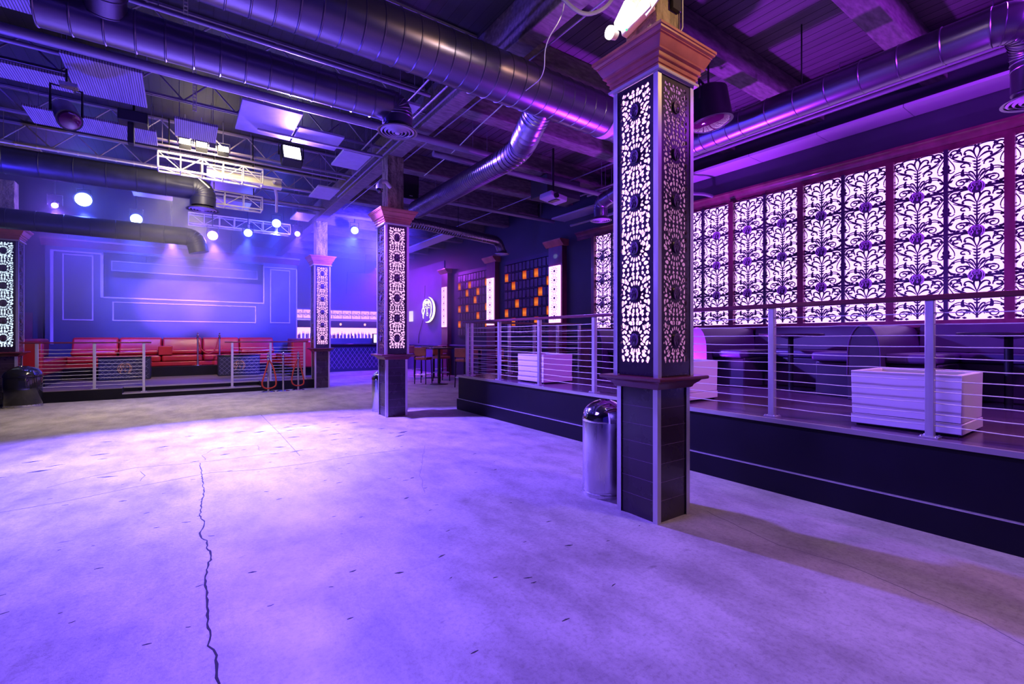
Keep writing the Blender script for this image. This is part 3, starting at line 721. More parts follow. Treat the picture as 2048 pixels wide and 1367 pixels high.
def stage_rail(label, ps, x0, x1):
    t = thing('cable_railing', label, 'railing', ((x0+x1)/2, 13.95, 0.12))
    for x, z in ps: rail_post(x, 13.95, z, 1.262, t)
    for k in range(11):
        z = 0.33 + k*0.08; mb = MB()
        for a, b in zip(ps[:-1], ps[1:]): mb.sweep(cable((a[0], 13.95, z), (b[0], 13.95, z), t), 0.0038, 6)
        mb.build('cable', 'cable', t)
    mb = MB(); mb.box((x0, 13.91, 1.262), (x1, 13.99, 1.295)); mb.build('top_rail', 'shelf', t, 0.006)
stage_rail('cable railing at the left end of the stage front', [(-2.55, 0.245), (-1.63, 0.245), (-0.76, 0.128)], -2.9, -0.62)
stage_rail('cable railing at the right end of the stage front beside the rope stands', [(1.02, 0.128), (1.9, 0.245), (2.74, 0.245)], 0.86, 2.84)

# ------------------------------------------------------------------ planters
def planter(y0, y1, label):
    x0, x1, z0, z1 = 4.66, 5.27, 0.66, 1.12
    t = thing('planter_box', label, 'planter', ((x0+x1)/2, (y0+y1)/2, z0), 'white planters on the platform')
    B('plinth', 'white', t, (x0, y0, z0+0.02), (x1, y1, z0+0.10), 0.006)
    mb = MB(); w_ = 0.045
    mb.add([(x0+.006,y0+.006,z0+.104),(x1-.006,y0+.006,z0+.104),(x1-.006,y1-.006,z0+.104),(x0+.006,y1-.006,z0+.104),
            (x0,y0,z1),(x1,y0,z1),(x1,y1,z1),(x0,y1,z1),
            (x0+w_,y0+w_,z1),(x1-w_,y0+w_,z1),(x1-w_,y1-w_,z1),(x0+w_,y1-w_,z1),
            (x0+w_,y0+w_,z1-.07),(x1-w_,y0+w_,z1-.07),(x1-w_,y1-w_,z1-.07),(x0+w_,y1-w_,z1-.07)],
           [(3,2,1,0),(0,1,5,4),(1,2,6,5),(2,3,7,6),(3,0,4,7),(4,5,9,8),(5,6,10,9),(6,7,11,10),(7,4,8,11),(8,9,13,12),(9,10,14,13),(10,11,15,14),(11,8,12,15)])
    mb.build('box', 'white', t, 0.004)
    B('soil', 'soil', t, (x0+w_+.002, y0+w_+.002, z1-.09), (x1-w_-.002, y1-w_-.002, z1-.055))
    B('feet', 'black', t, (x0+.03, y0+.03, z0), (x1-.03, y1-.03, z0+0.021))
planter(0.93, 1.63, 'white planter box nearest the camera, behind the platform railing')
planter(3.22, 3.95, 'white planter box half hidden behind the nearest pillar')
planter(5.8, 6.5, 'white planter box farthest along the platform')

# ------------------------------------------------------------------ booths
def booth(yc, label, kside):
    """U-shaped booth opening towards -X, centre line Y = yc"""
    t = thing('booth_seating', label, 'booth', (7.2, yc, 0.66), 'plum vinyl booths along the right wall')
    h = 0.93
    mb = MB(); mb.box((7.5, yc-h, 0.66), (7.98, yc+h, 1.10)); mb.box((6.72, yc+h-0.46, 0.66), (7.5, yc+h, 1.10)); mb.box((6.72, yc-h, 0.66), (7.5, yc-h+0.46, 1.10)); mb.build('seat_base', 'booth', t, 0.02)
    # cushions
    for nm, a, b in (('seat_cushion', (7.47, yc-h+0.47, 1.10), (7.98, yc+h-0.47, 1.21)), ('seat_cushion', (6.62, yc+h-0.47, 1.10), (7.98, yc+h, 1.21)), ('seat_cushion', (6.62, yc-h, 1.10), (7.98, yc-h+0.47, 1.21))):
        MB().box(a, b).build(nm, 'seatv', t, 0.035).modifiers[0].segments = 4
    # back along the wall
    mb = MB(); mb.prism([(7.86, 1.21), (8.03, 1.21), (8.03, 1.50), (7.99, 1.57), (7.93, 1.57), (7.90, 1.5)], lambda u, v, s: (u, s, v), yc-h, yc+h)
    mb.build('backrest', 'booth', t, 0.01)
# rounded dividers shared by the booths, built as things of their own
def divider(yc, label):
    t = thing('booth_divider', label, 'booth divider', (7.2, yc, 0.66), 'arched dividers between the booths')
    # end view is an arch that flares towards the floor
    prof = []
    for i in range(15):
        a = pi*i/14; prof.append((0.125*cos(a) + 0.035*cos(a), 1.20 + 0.35*sin(a)))
    prof = [(0.16, 0.66), (0.165, 0.95)] + prof + [(-0.165, 0.95), (-0.16, 0.66)]
    mb = MB(); mb.prism(prof, lambda u, v, s: (s, yc+u, v), 8.03, 6.48); mb.build('divider_body', 'booth', t, 0.01)
    mb = MB(); mb.sweep([(6.475, yc+u*1.0, v) for u, v in prof[1:-1]], 0.006, 6); mb.build('welt_piping', 'seatv', t)
for yc, lab in ((2.14, 'arched booth divider directly behind the nearest planter'), (4.30, 'arched booth divider just right of the nearest pillar'), (6.46, 'arched booth divider at the far end of the booths'), (-0.02, 'arched booth divider at the right edge of the platform')):
    divider(yc, lab)
booth(1.06, 'plum booth nearest the camera with a pedestal table in it', 1)
booth(3.22, 'plum booth between the nearest planter and the nearest pillar', 1)
booth(5.38, 'plum booth farthest along the right wall', 1)
def ptable(x, y, label):
    t = thing('pedestal_table', label, 'table', (x, y, 0.66), 'pedestal tables in the booths')
    mb = MB(); mb.lathe([(0.28, 0), (0.28, 0.008), (0.20, 0.02), (0.05, 0.03)], (x, y, 0.66), 28); mb.build('base', 'blackg', t)
    MB().cyl((x, y, 0.68), (x, y, 1.40), 0.035, 0.035, 14).build('column', 'black', t)
    mb = MB(); mb.lathe([(0.05, 1.38), (0.16, 1.405), (0.40, 1.41), (0.405, 1.42), (0.405, 1.445), (0.40, 1.45)], (x, y, 0), 36); mb.build('table_top', 'wood_dark', t)
ptable(7.1, 1.06, 'dark round pedestal table in the booth nearest the camera')
ptable(7.1, 3.22, 'dark round pedestal table in the middle booth')
ptable(7.1, 5.38, 'dark round pedestal table in the farthest booth')

# ------------------------------------------------------------------ bins
def bin_(x, y, r, hb, hd, label, m_body, m_dome):
    t = thing('domed_bin', label, 'litter bin', (x, y, 0))
    MB().lathe([(r*1.02, 0), (r*1.02, 0.03), (r*0.97, 0.035), (r*0.97, 0.05)], (x, y, 0), 36).build('base_ring', 'steel', t)
    MB().lathe([(r*0.98, 0.05), (r, 0.06), (r, hb-0.01), (r*0.985, hb)], (x, y, 0), 36).build('body', m_body, t)
    prof = [(r*1.03, hb), (r*1.03, hb+0.02)] + [(r*1.02*cos(a), hb+0.02+(hd-hb-0.02)*sin(a)) for a in [radians(q) for q in range(8, 80, 8)]] + [(r*0.28, hd-0.004), (r*0.24, hd-0.03), (r*0.2, hd-0.05)]
    MB().lathe(prof, (x, y, 0), 36).build('domed_lid', m_dome, t)
    return t
bin_(3.12, 3.0, 0.20, 0.655, 0.84, 'stainless domed litter bin standing behind the nearest pillar', 'steel', 'chrome')
bin_(3.12, 8.78, 0.20, 0.60, 0.78, 'stainless domed litter bin mostly hidden behind the second pillar', 'steel', 'chrome')
bin_(-2.66, 13.45, 0.29, 0.60, 0.82, 'wide black domed litter bin beside the stage at the far left', 'blackg', 'blackg')
bpy.data.objects['domed_bin.002'].location.y -= 0.0

# ------------------------------------------------------------------ sofa, ottomans, rope stands
t = thing('leather_sofa', 'long U shaped red leather sofa along the stage wall', 'sofa', (0, 18.2, 0.53))
X0, X1 = -3.25, 3.2
B('base', 'red', t, (X0+0.5, 17.62, 0.53), (X1-0.5, 18.7, 0.66), 0.02)
n = 5; L_ = (X1-X0-1.2)/n
for k in range(n):
    a = X0+0.6+k*L_
    o = MB().box((a+.008, 17.60, 0.66), (a+L_-.008, 18.45, 0.86)).build('seat_cushion', 'red', t, 0.05); o.modifiers[0].segments = 4
    mb = MB(); mb.prism([(18.15, 0.86), (18.72, 0.86), (18.74, 1.36), (18.66, 1.40), (18.46, 1.38), (18.40, 1.25), (18.30, 1.0)], lambda u, v, s: (s, u, v), a+.008, a+L_-.008)
    o = mb.build('back_cushion', 'red', t, 0.05); o.modifiers[0].segments = 4
    o = MB().box((a+.02, 18.02, 0.87), (a+L_-.02, 18.28, 1.02)).build('lumbar_roll', 'red', t, 0.06); o.modifiers[0].segments = 4
for s_, xa, xb in ((-1, X0-0.1, X0+0.6), (1, X1-0.6, X1+0.08)):
    B('wing_base', 'black', t, (xa, 15.2, 0.245), (xb, 18.7, 0.50), 0.0)
    o = B('wing_seat', 'red', t, (xa, 15.1, 0.50), (xb, 18.1, 0.86), 0.04)
    xo = xa if s_ < 0 else xb-0.22
    o = B('wing_back', 'red', t, (xo, 15.1, 0.86), (xo+0.22, 18.5, 1.36), 0.05)
    o = B('wing_arm', 'red', t, (xa, 14.98, 0.50), (xb, 15.16, 1.30), 0.04)
o = B('arm_block', 'red', t, (-0.62, 17.58, 0.86), (-0.28, 18.2, 1.13), 0.02)

def ottoman(x0, label):
    x1 = x0+1.1; y0, y1, z0, z1 = 16.4, 17.0, 0.245, 0.87
    t = thing('quilted_ottoman', label, 'ottoman', ((x0+x1)/2, 16.7, z0), 'quilted black ottomans with gold emblems')
    B('body', 'tuft', t, (x0, y0, z0), (x1, y1, z1-0.03), 0.02); B('top_board', 'blackg', t, (x0-.02, y0-.02, z1-0.03), (x1+.02, y1+.02, z1), 0.006)
    mb = MB(); W, Hh = x1-x0, z1-z0-.05; d = 0.13
    for s_ in (1, -1):
        for k in range(-8, 16):
            pts = []
            for i in range(24):
                u = k*d + i*0.05; v = i*0.05
                if s_ < 0: u = W - u
                if 0.02 < u < W-.02 and 0.01 < v < Hh: pts.append((u, v))
            if len(pts) > 1: mb.ribbon(pts, [0.008]*len(pts), lambda u, v, s: (x0+u, y0-s, z0+v), 0.003)
    mb.build('quilt_stitching', 'thread', t)
    mb = MB(); add_face(mb, lambda u, v, s: ((x0+x1)/2+u, y0-0.004-s, z0+0.31+v), 0, 0, 0.15, 0.16, 0.008); mb.build('gold_emblem', 'gold', t)
ottoman(-1.85, 'quilted black ottoman with emblem behind the left stage railing')
ottoman(0.84, 'quilted black ottoman with gold emblem behind the right stage railing')

def stanchion(x, y, z, label, group):
    t = thing('rope_stand', label, 'rope stand', (x, y, z), group)
    MB().lathe([(0.16, 0), (0.16, 0.012), (0.12, 0.025), (0.03, 0.035)], (x, y, z), 28).build('base', 'chrome', t)
    MB().cyl((x, y, z+0.03), (x, y, z+0.88), 0.024, 0.024, 16).build('pole', 'steel', t)
    MB().lathe([(0.032, 0.82), (0.034, 0.84), (0.034, 0.88), (0.02, 0.89), (0.03, 0.905), (0.034, 0.93), (0.03, 0.955), (0.012, 0.97), (0.02, 0.985), (0.024, 1.0), (0.012, 1.02)], (x, y, z), 20).build('finial', 'chrome', t)
    return t
g = 'chrome rope stands in front of the stage'
stanchion(1.78, 13.45, 0, 'leftmost chrome rope stand on the floor with a rope hanging from it', g)
stanchion(2.12, 13.40, 0, 'middle chrome rope stand on the floor, without a rope', g)
stanchion(2.50, 13.50, 0, 'rightmost chrome rope stand on the floor with a rope hanging on its left', g)
g = 'chrome rope stands in front of the sofa'
stanchion(0.36, 17.42, 0.53, 'left chrome rope stand on the tier in front of the sofa', g)
stanchion(0.93, 17.42, 0.53, 'right chrome rope stand on the tier in front of the sofa', g)
def rope(pts, label):
    n = len(pts); P = []
    for i in range(n-1):
        for k in range(6):
            t_ = k/6; a = pts[max(i-1, 0)]; b = pts[i]; c = pts[i+1]; d = pts[min(i+2, n-1)]
            P.append(tuple(0.5*((2*b[j]) + (-a[j]+c[j])*t_ + (2*a[j]-5*b[j]+4*c[j]-d[j])*t_*t_ + (-a[j]+3*b[j]-3*c[j]+d[j])*t_**3) for j in range(3)))
    P.append(pts[-1]); tag(MB().sweep(P, 0.019, 10).build('velvet_rope', 'rope'), label, 'rope')
rope([(1.78, 13.40, 0.80), (1.70, 13.38, 0.5), (1.63, 13.36, 0.22), (1.72, 13.36, 0.10), (1.92, 13.36, 0.14), (1.95, 13.38, 0.3), (1.90, 13.42, 0.6), (1.80, 13.45, 0.82)], 'red rope doubled back on the leftmost floor rope stand')
rope([(2.47, 13.45, 0.82), (2.38, 13.44, 0.55), (2.33, 13.43, 0.25), (2.42, 13.42, 0.13), (2.60, 13.42, 0.15), (2.62, 13.44, 0.3), (2.56, 13.47, 0.6), (2.51, 13.5, 0.82)], 'red rope doubled back on the rightmost floor rope stand')
rope([(0.36, 17.42, 1.36), (0.44, 17.42, 1.05), (0.62, 17.42, 0.90), (0.80, 17.42, 1.0), (0.90, 17.42, 1.36)], 'red rope slung between the two rope stands by the sofa')

# ------------------------------------------------------------------ pilasters and dark tile walls beyond the platform
def pilaster(y0, y1, label):
    t = thing('wall_pilaster', label, 'pilaster', (8.05, (y0+y1)/2, 1.1), 'pilasters on the right wall')
    B('shaft', 'maroon', t, (7.96, y0, 0.0), (8.118, y1, 3.80))
    mb = MB(); mb.prism([(0, 0), (0, 0.16), (-0.14, 0.16), (-0.14, 0.13), (-0.05, 0.03), (-0.02, 0.0)], lambda u, v, s: (7.96+u, s, 3.76+v), y0-0.08, y1+0.08)
    mb.box((7.96, y0-0.08, 3.76), (8.118, y1+0.08, 3.92)); mb.build('capital', 'crown', t)
    B('chair_rail', 'maroon', t, (7.93, y0-0.02, 1.06), (8.118, y1+0.02, 1.14))
    m_ = (y0+y1)/2; h = (y1-y0)/2-0.05
    B('light_box', 'e_pil', t, (7.93, m_-h, 1.78), (7.955, m_+h, 3.26))
    mb = MB()
    for k in range(6):
        zc = 1.95+k*0.235
        mb.lathe([(0.035, 0), (0.03, 0.006)], (7.93, m_, zc), 12, (-1, 0, 0))
        for s_ in (1, -1):
            for a in range(5):
                an = radians(-70+35*a); mb.ribbon([(s_*0.06*cos(an), zc+0.06*sin(an)), (s_*0.13*cos(an), zc+0.11*sin(an))], [0.006, 0.012], lambda u, v, s: (7.93-s, m_+u, v), 0.005)
    mb.build('scroll_cutwork', 'lattice', t)
pilaster(9.15, 9.70, 'first lit pilaster beyond the lattice wall')
pilaster(12.32, 12.82, 'second lit pilaster, between the two dark tile walls')
pilaster(15.54, 16.02, 'third lit pilaster, beside the round neon sign')
def tile_wall(y0, ncol, label, lit):
    t = thing('tile_wall', label, 'wall panel', (8.1, y0, 1.3), 'dark tile walls with glowing tiles')
    p = 0.183; y1 = y0+ncol*p
    B('backing_board', 'lattice', t, (8.09, y0-0.03, 1.42), (8.118, y1+0.03, 3.72))
    mb = MB(); rows = 8
    for r in range(rows):
        z = 1.47 + r*0.268
        for c in range(ncol):
            if (c, r) in lit: continue
            yc = y0+(c+0.5)*p; mb.cbox((8.065, yc, z+0.115), (0.04, 0.15, 0.21), Matrix.Rotation(radians(random.uniform(-3, 3)), 3, 'Y'))
    mb.build('wood_tiles', 'tile', t)
    mb = MB()
    for r in range(rows+1): mb.box((8.03, y0-0.03, 1.44+r*0.268), (8.09, y1+0.03, 1.455+r*0.268))
    mb.build('shelf_rails', 'black', t)
    for c, r in sorted(lit):
        yc = y0+(c+0.5)*p; z = 1.47+r*0.268
        MB().box((8.045, yc-0.068, z+0.005), (8.085, yc+0.068, z+0.235)).build('glowing_tile', OR, t)
OR = bpy.data.materials.new('amber_lantern'); OR.use_nodes = True; nt = OR.node_tree; nt.nodes.remove(nt.nodes['Principled BSDF'])
tc = nt.nodes.new('ShaderNodeTexCoord'); e = nt.nodes.new('ShaderNodeEmission'); sp = nt.nodes.new('ShaderNodeSeparateXYZ'); nt.links.new(tc.outputs['Generated'], sp.inputs[0])
ma = nt.nodes.new('ShaderNodeMath'); ma.operation = 'SUBTRACT'; ma.inputs[1].default_value = 0.4; nt.links.new(sp.outputs[2], ma.inputs[0])
mm = nt.nodes.new('ShaderNodeMath'); mm.operation = 'ABSOLUTE'; nt.links.new(ma.outputs[0], mm.inputs[0])
cr = nt.nodes.new('ShaderNodeValToRGB'); cr.color_ramp.elements[0].color = (0.95, 0.22, 0.04, 1); cr.color_ramp.elements[1].color = (0.45, 0.03, 0.02, 1); cr.color_ramp.elements[1].position = 0.55
nt.links.new(mm.outputs[0], cr.inputs[0]); nt.links.new(cr.outputs[0], e.inputs[0]); e.inputs[1].default_value = 1.0; nt.links.new(e.outputs[0], nt.nodes['Material Output'].inputs[0])
def lits(y0, L): return {(int((y-y0)/0.183), int(round((z-1.585)/0.268))) for y, z in L}
tile_wall(9.72, 12, 'dark tile wall with amber tiles between the first and second pilasters', lits(9.72, [(11.8,3.22),(10.88,3.21),(10.33,3.22),(9.79,2.93),(11.43,2.94),(10.15,2.65),(11.24,2.39),(10.33,2.39),(11.8,2.14),(10.88,2.13),(9.79,2.13),(10.33,1.87),(11.43,1.87)]))
tile_wall(12.88, 11, 'dark tile wall with amber tiles between the second and third pilasters', lits(12.88, [(14.77,3.2),(14.04,3.22),(12.97,3.21),(14.21,2.93),(13.5,2.92),(13.66,2.65),(14.77,2.37),(14.21,2.37),(12.97,2.38),(13.5,2.12),(14.77,1.81),(12.97,1.83)]))
# violet stretch of wall with the round sign
o = struct(B('wall_sign', 'wallv', None, (8.08, 16.05, 0), (8.119, 22.3, 4.3)))
struct(B('trim_35', 'wallv', None, (8.03, 8.75, 1.08), (8.08, 22.3, 1.14)))
t = thing('neon_sign', 'round neon crescent sign with a face emblem on the violet wall', 'sign', (7.95, 17.1, 2.5))
Rz = Matrix.Rotation(radians(9), 3, 'Z')
def sgn(u, v, s): q = Rz @ Vector((-0.06-s, -u, v)); return (7.93+q.x, 17.1+q.y, 2.49+q.z)
mb = MB(); p_ = arc(0, 0, 0.50, 75, -100, 28); mb.ribbon(p_, [0.012+0.085*sin(pi*i/27) for i in range(28)], sgn, 0.03); mb.build('glowing_crescent', 'e_neon', t)
mb = MB()
for i, (p, ws) in enumerate(FACE[2:]): mb.ribbon([(u*0.42-0.03, v*0.44) for u, v in p], [x*0.34 for x in ws], sgn, 0.02)
mb.build('face_strokes', 'e_neon', t)
mb = MB(); mb.prism(arc(0, 0, 0.52, 0, 345, 32), lambda u, v, s: sgn(u, v, s), -0.02, -0.005); mb.build('backing_disc', 'wallv', t); MB().cyl((7.9, 17.1, 2.6), (8.09, 17.1, 2.6), 0.03).cyl((7.9, 17.1, 2.3), (8.09, 17.1, 2.3), 0.03).build('bracket', 'black', t)
mb = MB(); mb.sweep([(8.05, 17.7, 3.5), (8.05, 17.75, 2.9), (8.05, 17.9, 2.1), (8.05, 18.3, 1.5), (8.05, 18.35, 1.15)], 0.012, 6)
tag(mb.build('sign_cable', 'black'), 'black cable trailing down the violet wall beside the neon sign', 'cable')
t = thing('small_lit_sign', 'small white lit sign on the far violet wall', 'sign', (8.0, 19.2, 2.3)); B('lit_face', 'e_sign', t, (8.02, 18.95, 2.08), (8.07, 19.45, 2.52))

# ------------------------------------------------------------------ bar at the far end
t = thing('bar_canopy', 'glowing pink lattice canopy running over the bar', 'bar canopy', (5.8, 20.2, 2.1))
B('light_box', 'e_bar', t, (3.5, 20.03, 2.17), (8.05, 20.06, 2.50)); B('lower_rail', 'alu', t, (3.46, 19.96, 2.08), (8.05, 20.1, 2.14)); B('canopy_body', 'wallv', t, (3.46, 20.06, 2.08), (8.05, 20.9, 2.55))
for k in range(12):
    x0 = 3.5+k*0.38; mb = MB(); fnb = lambda u, v, s: (x0+0.19+u, 20.02-s, 2.335+v)
    for s_ in (1, -1):
        mb.ribbon(spiral(0.08*s_, 0, 0.07, 0.02, 0, 400*s_, 14), [0.012]*14, fnb, 0.006); mb.ribbon([(s_*0.01, 0), (s_*0.09, 0.09), (s_*0.17, 0.0), (s_*0.09, -0.09), (s_*0.01, 0)], [0.014]*5, fnb, 0.006)
    mb.box((x0-0.008, 20.0, 2.17), (x0+0.008, 20.03, 2.50)); mb.box((x0, 20.0, 2.325), (x0+.38, 20.028, 2.345)); mb.build('canopy_tile', 'lattice', t)
t = thing('back_bar', 'back bar with a glowing pink niche behind the bottles', 'back bar', (5.8, 21.3, 0))
B('cabinet', 'wallv', t, (3.5, 21.0, 0), (8.05, 21.7, 1.36)); B('upper_cabinet', 'wallv', t, (3.5, 21.05, 1.82), (8.05, 21.7, 2.6)); B('niche_glow', 'e_niche', t, (3.5, 21.55, 1.36), (8.05, 21.58, 1.82))
t = thing('bar_counter', 'long bar counter with a quilted dark front', 'bar counter', (5.7, 19.8, 0))
B('counter_top', 'blackg', t, (3.5, 19.5, 1.08), (7.4, 20.1, 1.13), 0.01); B('quilted_front', 'tuft', t, (3.55, 19.7, 0), (7.35, 20.0, 1.08))
mb = MB()
for s_ in (1, -1):
    for k in range(-4, 24):
        pts = [(k*0.18+i*0.1 if s_ > 0 else 3.8-(k*0.18+i*0.1), 0.12+i*0.14) for i in range(7)]; pts = [q for q in pts if 0 < q[0] < 3.8]
        if len(pts) > 1: mb.ribbon(pts, [0.012]*len(pts), lambda u, v, s: (3.55+u, 19.7-s, v), 0.004)
mb.build('quilt_stitching', 'relief', t)
def bottle_mesh(h, r, m):
    o = MB().lathe([(r, 0), (r, h*0.6), (r*0.85, h*0.68), (r*0.35, h*0.78), (r*0.3, h*0.97), (r*0.36, h)], (0, 0, 0), 10).build('b', m); me = o.data; bpy.data.objects.remove(o); return me
BM = [bottle_mesh(0.30, 0.04, 'glassb'), bottle_mesh(0.27, 0.045, 'glassr'), bottle_mesh(0.33, 0.036, 'glassc'), bottle_mesh(0.24, 0.05, 'glassb')]
bn = ['dark bottle on the back bar', 'red bottle on the back bar', 'tall pale bottle on the back bar', 'squat dark bottle on the back bar']
for k in range(44):
    i = random.choice((0, 1, 2, 3, 0, 2)); o = bpy.data.objects.new('liquor_bottle', BM[i]); COL.objects.link(o); o.location = (3.62+k*0.078+random.uniform(-.01, .01), 21.2+0.1*(k % 2)+random.uniform(-.02, .02), 1.362)
    o.scale = (0.8, 0.8, random.uniform(0.55, 0.95)); tag(o, bn[i] + ', in the row under the pink canopy', 'bottle', bn[i].replace(' bottle', ' bottles'))
t = thing('counter_display', 'small lit display standing at the right end of the bar', 'display', (6.77, 19.85, 1.13)); B('case', 'black', t, (6.62, 19.8, 1.13), (6.92, 19.95, 1.56)); B('lit_screen', 'e_sign', t, (6.645, 19.79, 1.17), (6.895, 19.8, 1.53))
for k, (x, lab) in enumerate(((5.3, 'left'), (6.3, 'right'))):
    t = thing('pendant_lamp', lab + ' small amber bulb lamp hanging over the bar', 'lamp', (x, 20.0, 1.93), 'amber bulbs over the bar')
    MB().lathe([(0.02, -0.05), (0.045, -0.02), (0.045, 0.02), (0.02, 0.05)], (x, 19.9, 1.93), 12).build('bulb', 'e_bulb', t); MB().cyl((x, 19.9, 1.98), (x, 19.97, 2.09), 0.006).build('cord', 'black', t)
t = thing('hanging_screen', 'dark television hanging high in front of the bar', 'television', (6.0, 19.0, 3.6))
mb = MB(); mb.cbox((6.05, 19.0, 3.55), (1.5, 0.08, 0.85), Matrix.Rotation(radians(12), 3, 'X')); mb.build('screen', 'blackg', t, 0.01); MB().cyl((6.05, 19.05, 3.8), (6.05, 19.05, 5.1), 0.02).build('hanger_pole', 'black', t)

# bar stools and high tables
def stool(x, y, rz, label):
    t = thing('bar_stool', label, 'bar stool', (0, 0, 0), 'tan leather bar stools')
    o = MB().box((-0.2, -0.2, 0.72), (0.2, 0.2, 0.80)).build('seat', 'tan', t, 0.02)
    o = MB().box((-0.2, 0.17, 0.84), (0.2, 0.21, 1.10)).build('backrest', 'tan', t, 0.02)
    for sx in (-1, 1):
        for sy in (-1, 1): MB().cyl((sx*0.19, sy*0.19, 0.0), (sx*0.17, sy*0.17, 0.72), 0.016, 0.016, 8).build('leg', 'black', t)
    mb = MB()
    for a, b in (((-.185, -.185), (.185, -.185)), ((.185, -.185), (.185, .185)), ((.185, .185), (-.185, .185)), ((-.185, .185), (-.185, -.185))): mb.cyl((*a, 0.28), (*b, 0.28), 0.011, 0.011, 8)
    mb.build('footrest', 'steel', t)
    mb = MB(); mb.cyl((-0.17, 0.19, 0.7), (-0.17, 0.2, 1.05), 0.013, 0.013, 8); mb.cyl((0.17, 0.19, 0.7), (0.17, 0.2, 1.05), 0.013, 0.013, 8); mb.build('back_frame', 'black', t)
    t.location = (x, y, 0); t.rotation_euler = (0, 0, rz); return t
for x, y, rz, lab in ((5.95, 13.2, 2.2, 'tan leather bar stool nearest the second pillar'), (6.75, 13.6, 0.2, 'tan leather bar stool facing away, left of the high tables'), (6.45, 11.55, 1.9, 'tan leather bar stool next to the end of the platform railing'), (7.5, 12.9, -1.2, 'tan leather bar stool against the tile wall'), (6.6, 15.4, 0.4, 'tan leather bar stool behind the first high table'), (7.5, 15.2, -0.9, 'tan leather bar stool under the third pilaster'), (7.2, 10.6, 1.5, 'tan leather bar stool behind the far platform railing')):
    stool(x, y, rz, lab)
def hightable(x, y, label):
    t = thing('high_table', label, 'table', (x, y, 0), 'dark high tables')
    MB().lathe([(0.27, 0), (0.27, 0.01), (0.05, 0.03)], (x, y, 0), 24).build('base', 'black', t); MB().cyl((x, y, 0.02), (x, y, 1.05), 0.04, 0.04, 12).build('column', 'black', t)
    B('table_top', 'wood_dark', t, (x-0.33, y-0.33, 1.05), (x+0.33, y+0.33, 1.09), 0.01)
hightable(6.25, 12.75, 'dark high table nearest the second pillar'); hightable(7.2, 12.0, 'dark high table beside the end of the platform'); hightable(7.1, 14.9, 'dark high table farthest back by the third pilaster')

# ------------------------------------------------------------------ ducts
def path_arc(pts, R=0.35, step=0.14):
    """polyline with rounded corners -> stations"""
    pts = [Vector(p) for p in pts]; out = []
    def seg(a, b):
        l = (b-a).length; n = max(1, int(round(l/step)))
        for i in range(n): out.append(a + (b-a)*(i/n))
    cur = pts[0]
    for i in range(1, len(pts)-1):
        a, b, c = pts[i-1], pts[i], pts[i+1]; d1 = (a-b).normalized(); d2 = (c-b).normalized(); r = min(R, (a-b).length*0.49, (c-b).length*0.49)
        s = b+d1*r; e = b+d2*r; seg(cur, s)
        for k in range(6):
            t_ = k/6; out.append(s*(1-t_)**2 + b*2*t_*(1-t_) + e*t_*t_)
        cur = e
    seg(cur, pts[-1]); out.append(pts[-1]); return out
def seamed(mb, st, r, ridge=0.006, n=32, r_end=None):
    P = []; Rr = []; m = len(st)
    for i in range(m-1):
        a, b = st[i], st[i+1]; l = (b-a).length; e = min(0.006/l, 0.3); rr = r if r_end is None else r+(r_end-r)*i/(m-1)
        for t_, dr in ((0, 0), (e, ridge), (2*e, ridge), (3*e, 0)): P.append(a+(b-a)*t_); Rr.append(rr+dr)
    P.append(st[-1]); Rr.append(r_end or r); mb.sweep(P, Rr, n); return mb
def duct(name, label, pts, r, m='duct', R=0.35, step=0.16, cat='duct'):
    t = thing(name, label, cat, pts[0]); seamed(MB(), path_arc(pts, R, step), r).build('duct_run', m, t); return t
def diffuser(t, x, y, z, r, m='duct'):
    mb = MB(); mb.lathe([(r*0.62, 0.10), (r*0.66, 0.05), (r*0.8, 0.025), (r, 0.0), (r*1.0, -0.008), (r*0.9, -0.004)], (x, y, z), 32, cap=False)
    o = mb.build('round_diffuser', m, t); mb = MB()
    for k, q in enumerate((0.84, 0.66, 0.48, 0.3)):
        mb.lathe([(r*q, -0.002), (r*(q-0.07), -0.016-0.004*k), (r*(q-0.09), -0.012-0.004*k), (r*(q-0.02), 0.004)], (x, y, z), 32, cap=False)
    mb.lathe([(r*0.14, -0.02), (r*0.1, -0.03)], (x, y, z), 20); mb.build('diffuser_rings', 'soffit', o)
    MB().lathe([(r*0.8, 0.012), (r*0.8, 0.02)], (x, y, z), 24).build('throat', 'black', o)
DA = duct('spiral_duct', 'large spiral duct crossing the ceiling from upper left to the nearest pillar', [(-3.5, 4.24, 4.21), (5.2, 4.24, 4.21)], 0.25, 'duct', 0.4, 0.17)
MB().lathe([(0.262, 0), (0.262, 0.10)], (4.35, 4.24, 4.21), 32, (1, 0, 0)).build('coupling_band', 'soffit', DA)
t = thing('spiral_duct', 'spiral duct running above the platform towards the camera to a round diffuser', 'duct', (5.2, 4.24, 4.2))
seamed(MB(), path_arc([(5.2, 4.24, 4.21), (6.0, 4.24, 4.21), (6.0, 3.3, 4.2)], 0.5, 0.2), 0.25, 0.006, 32, 0.17).build('reducer_elbow', 'duct', t)
seamed(MB(), path_arc([(6.0, 3.3, 4.2), (6.0, 0.80, 4.2), (6.42, 0.78, 4.1), (6.42, 0.78, 3.66)], 0.4, 0.32), 0.17).build('duct_run', 'duct', t)
diffuser(t, 6.42, 0.78, 3.58, 0.24); MB().cyl((6.0, 2.6, 4.3), (6.0, 2.6, 5.1), 0.008).build('hanger_rod', 'black', t)
t = duct('spiral_duct', 'long spiral duct with a round diffuser hanging left of the second pillar', [(-1.0, 5.4, 4.14), (2.1, 5.4, 4.14), (2.1, 5.4, 3.92)], 0.175, 'duct', 0.26, 0.22)
diffuser(t, 2.1, 5.4, 3.86, 0.235)
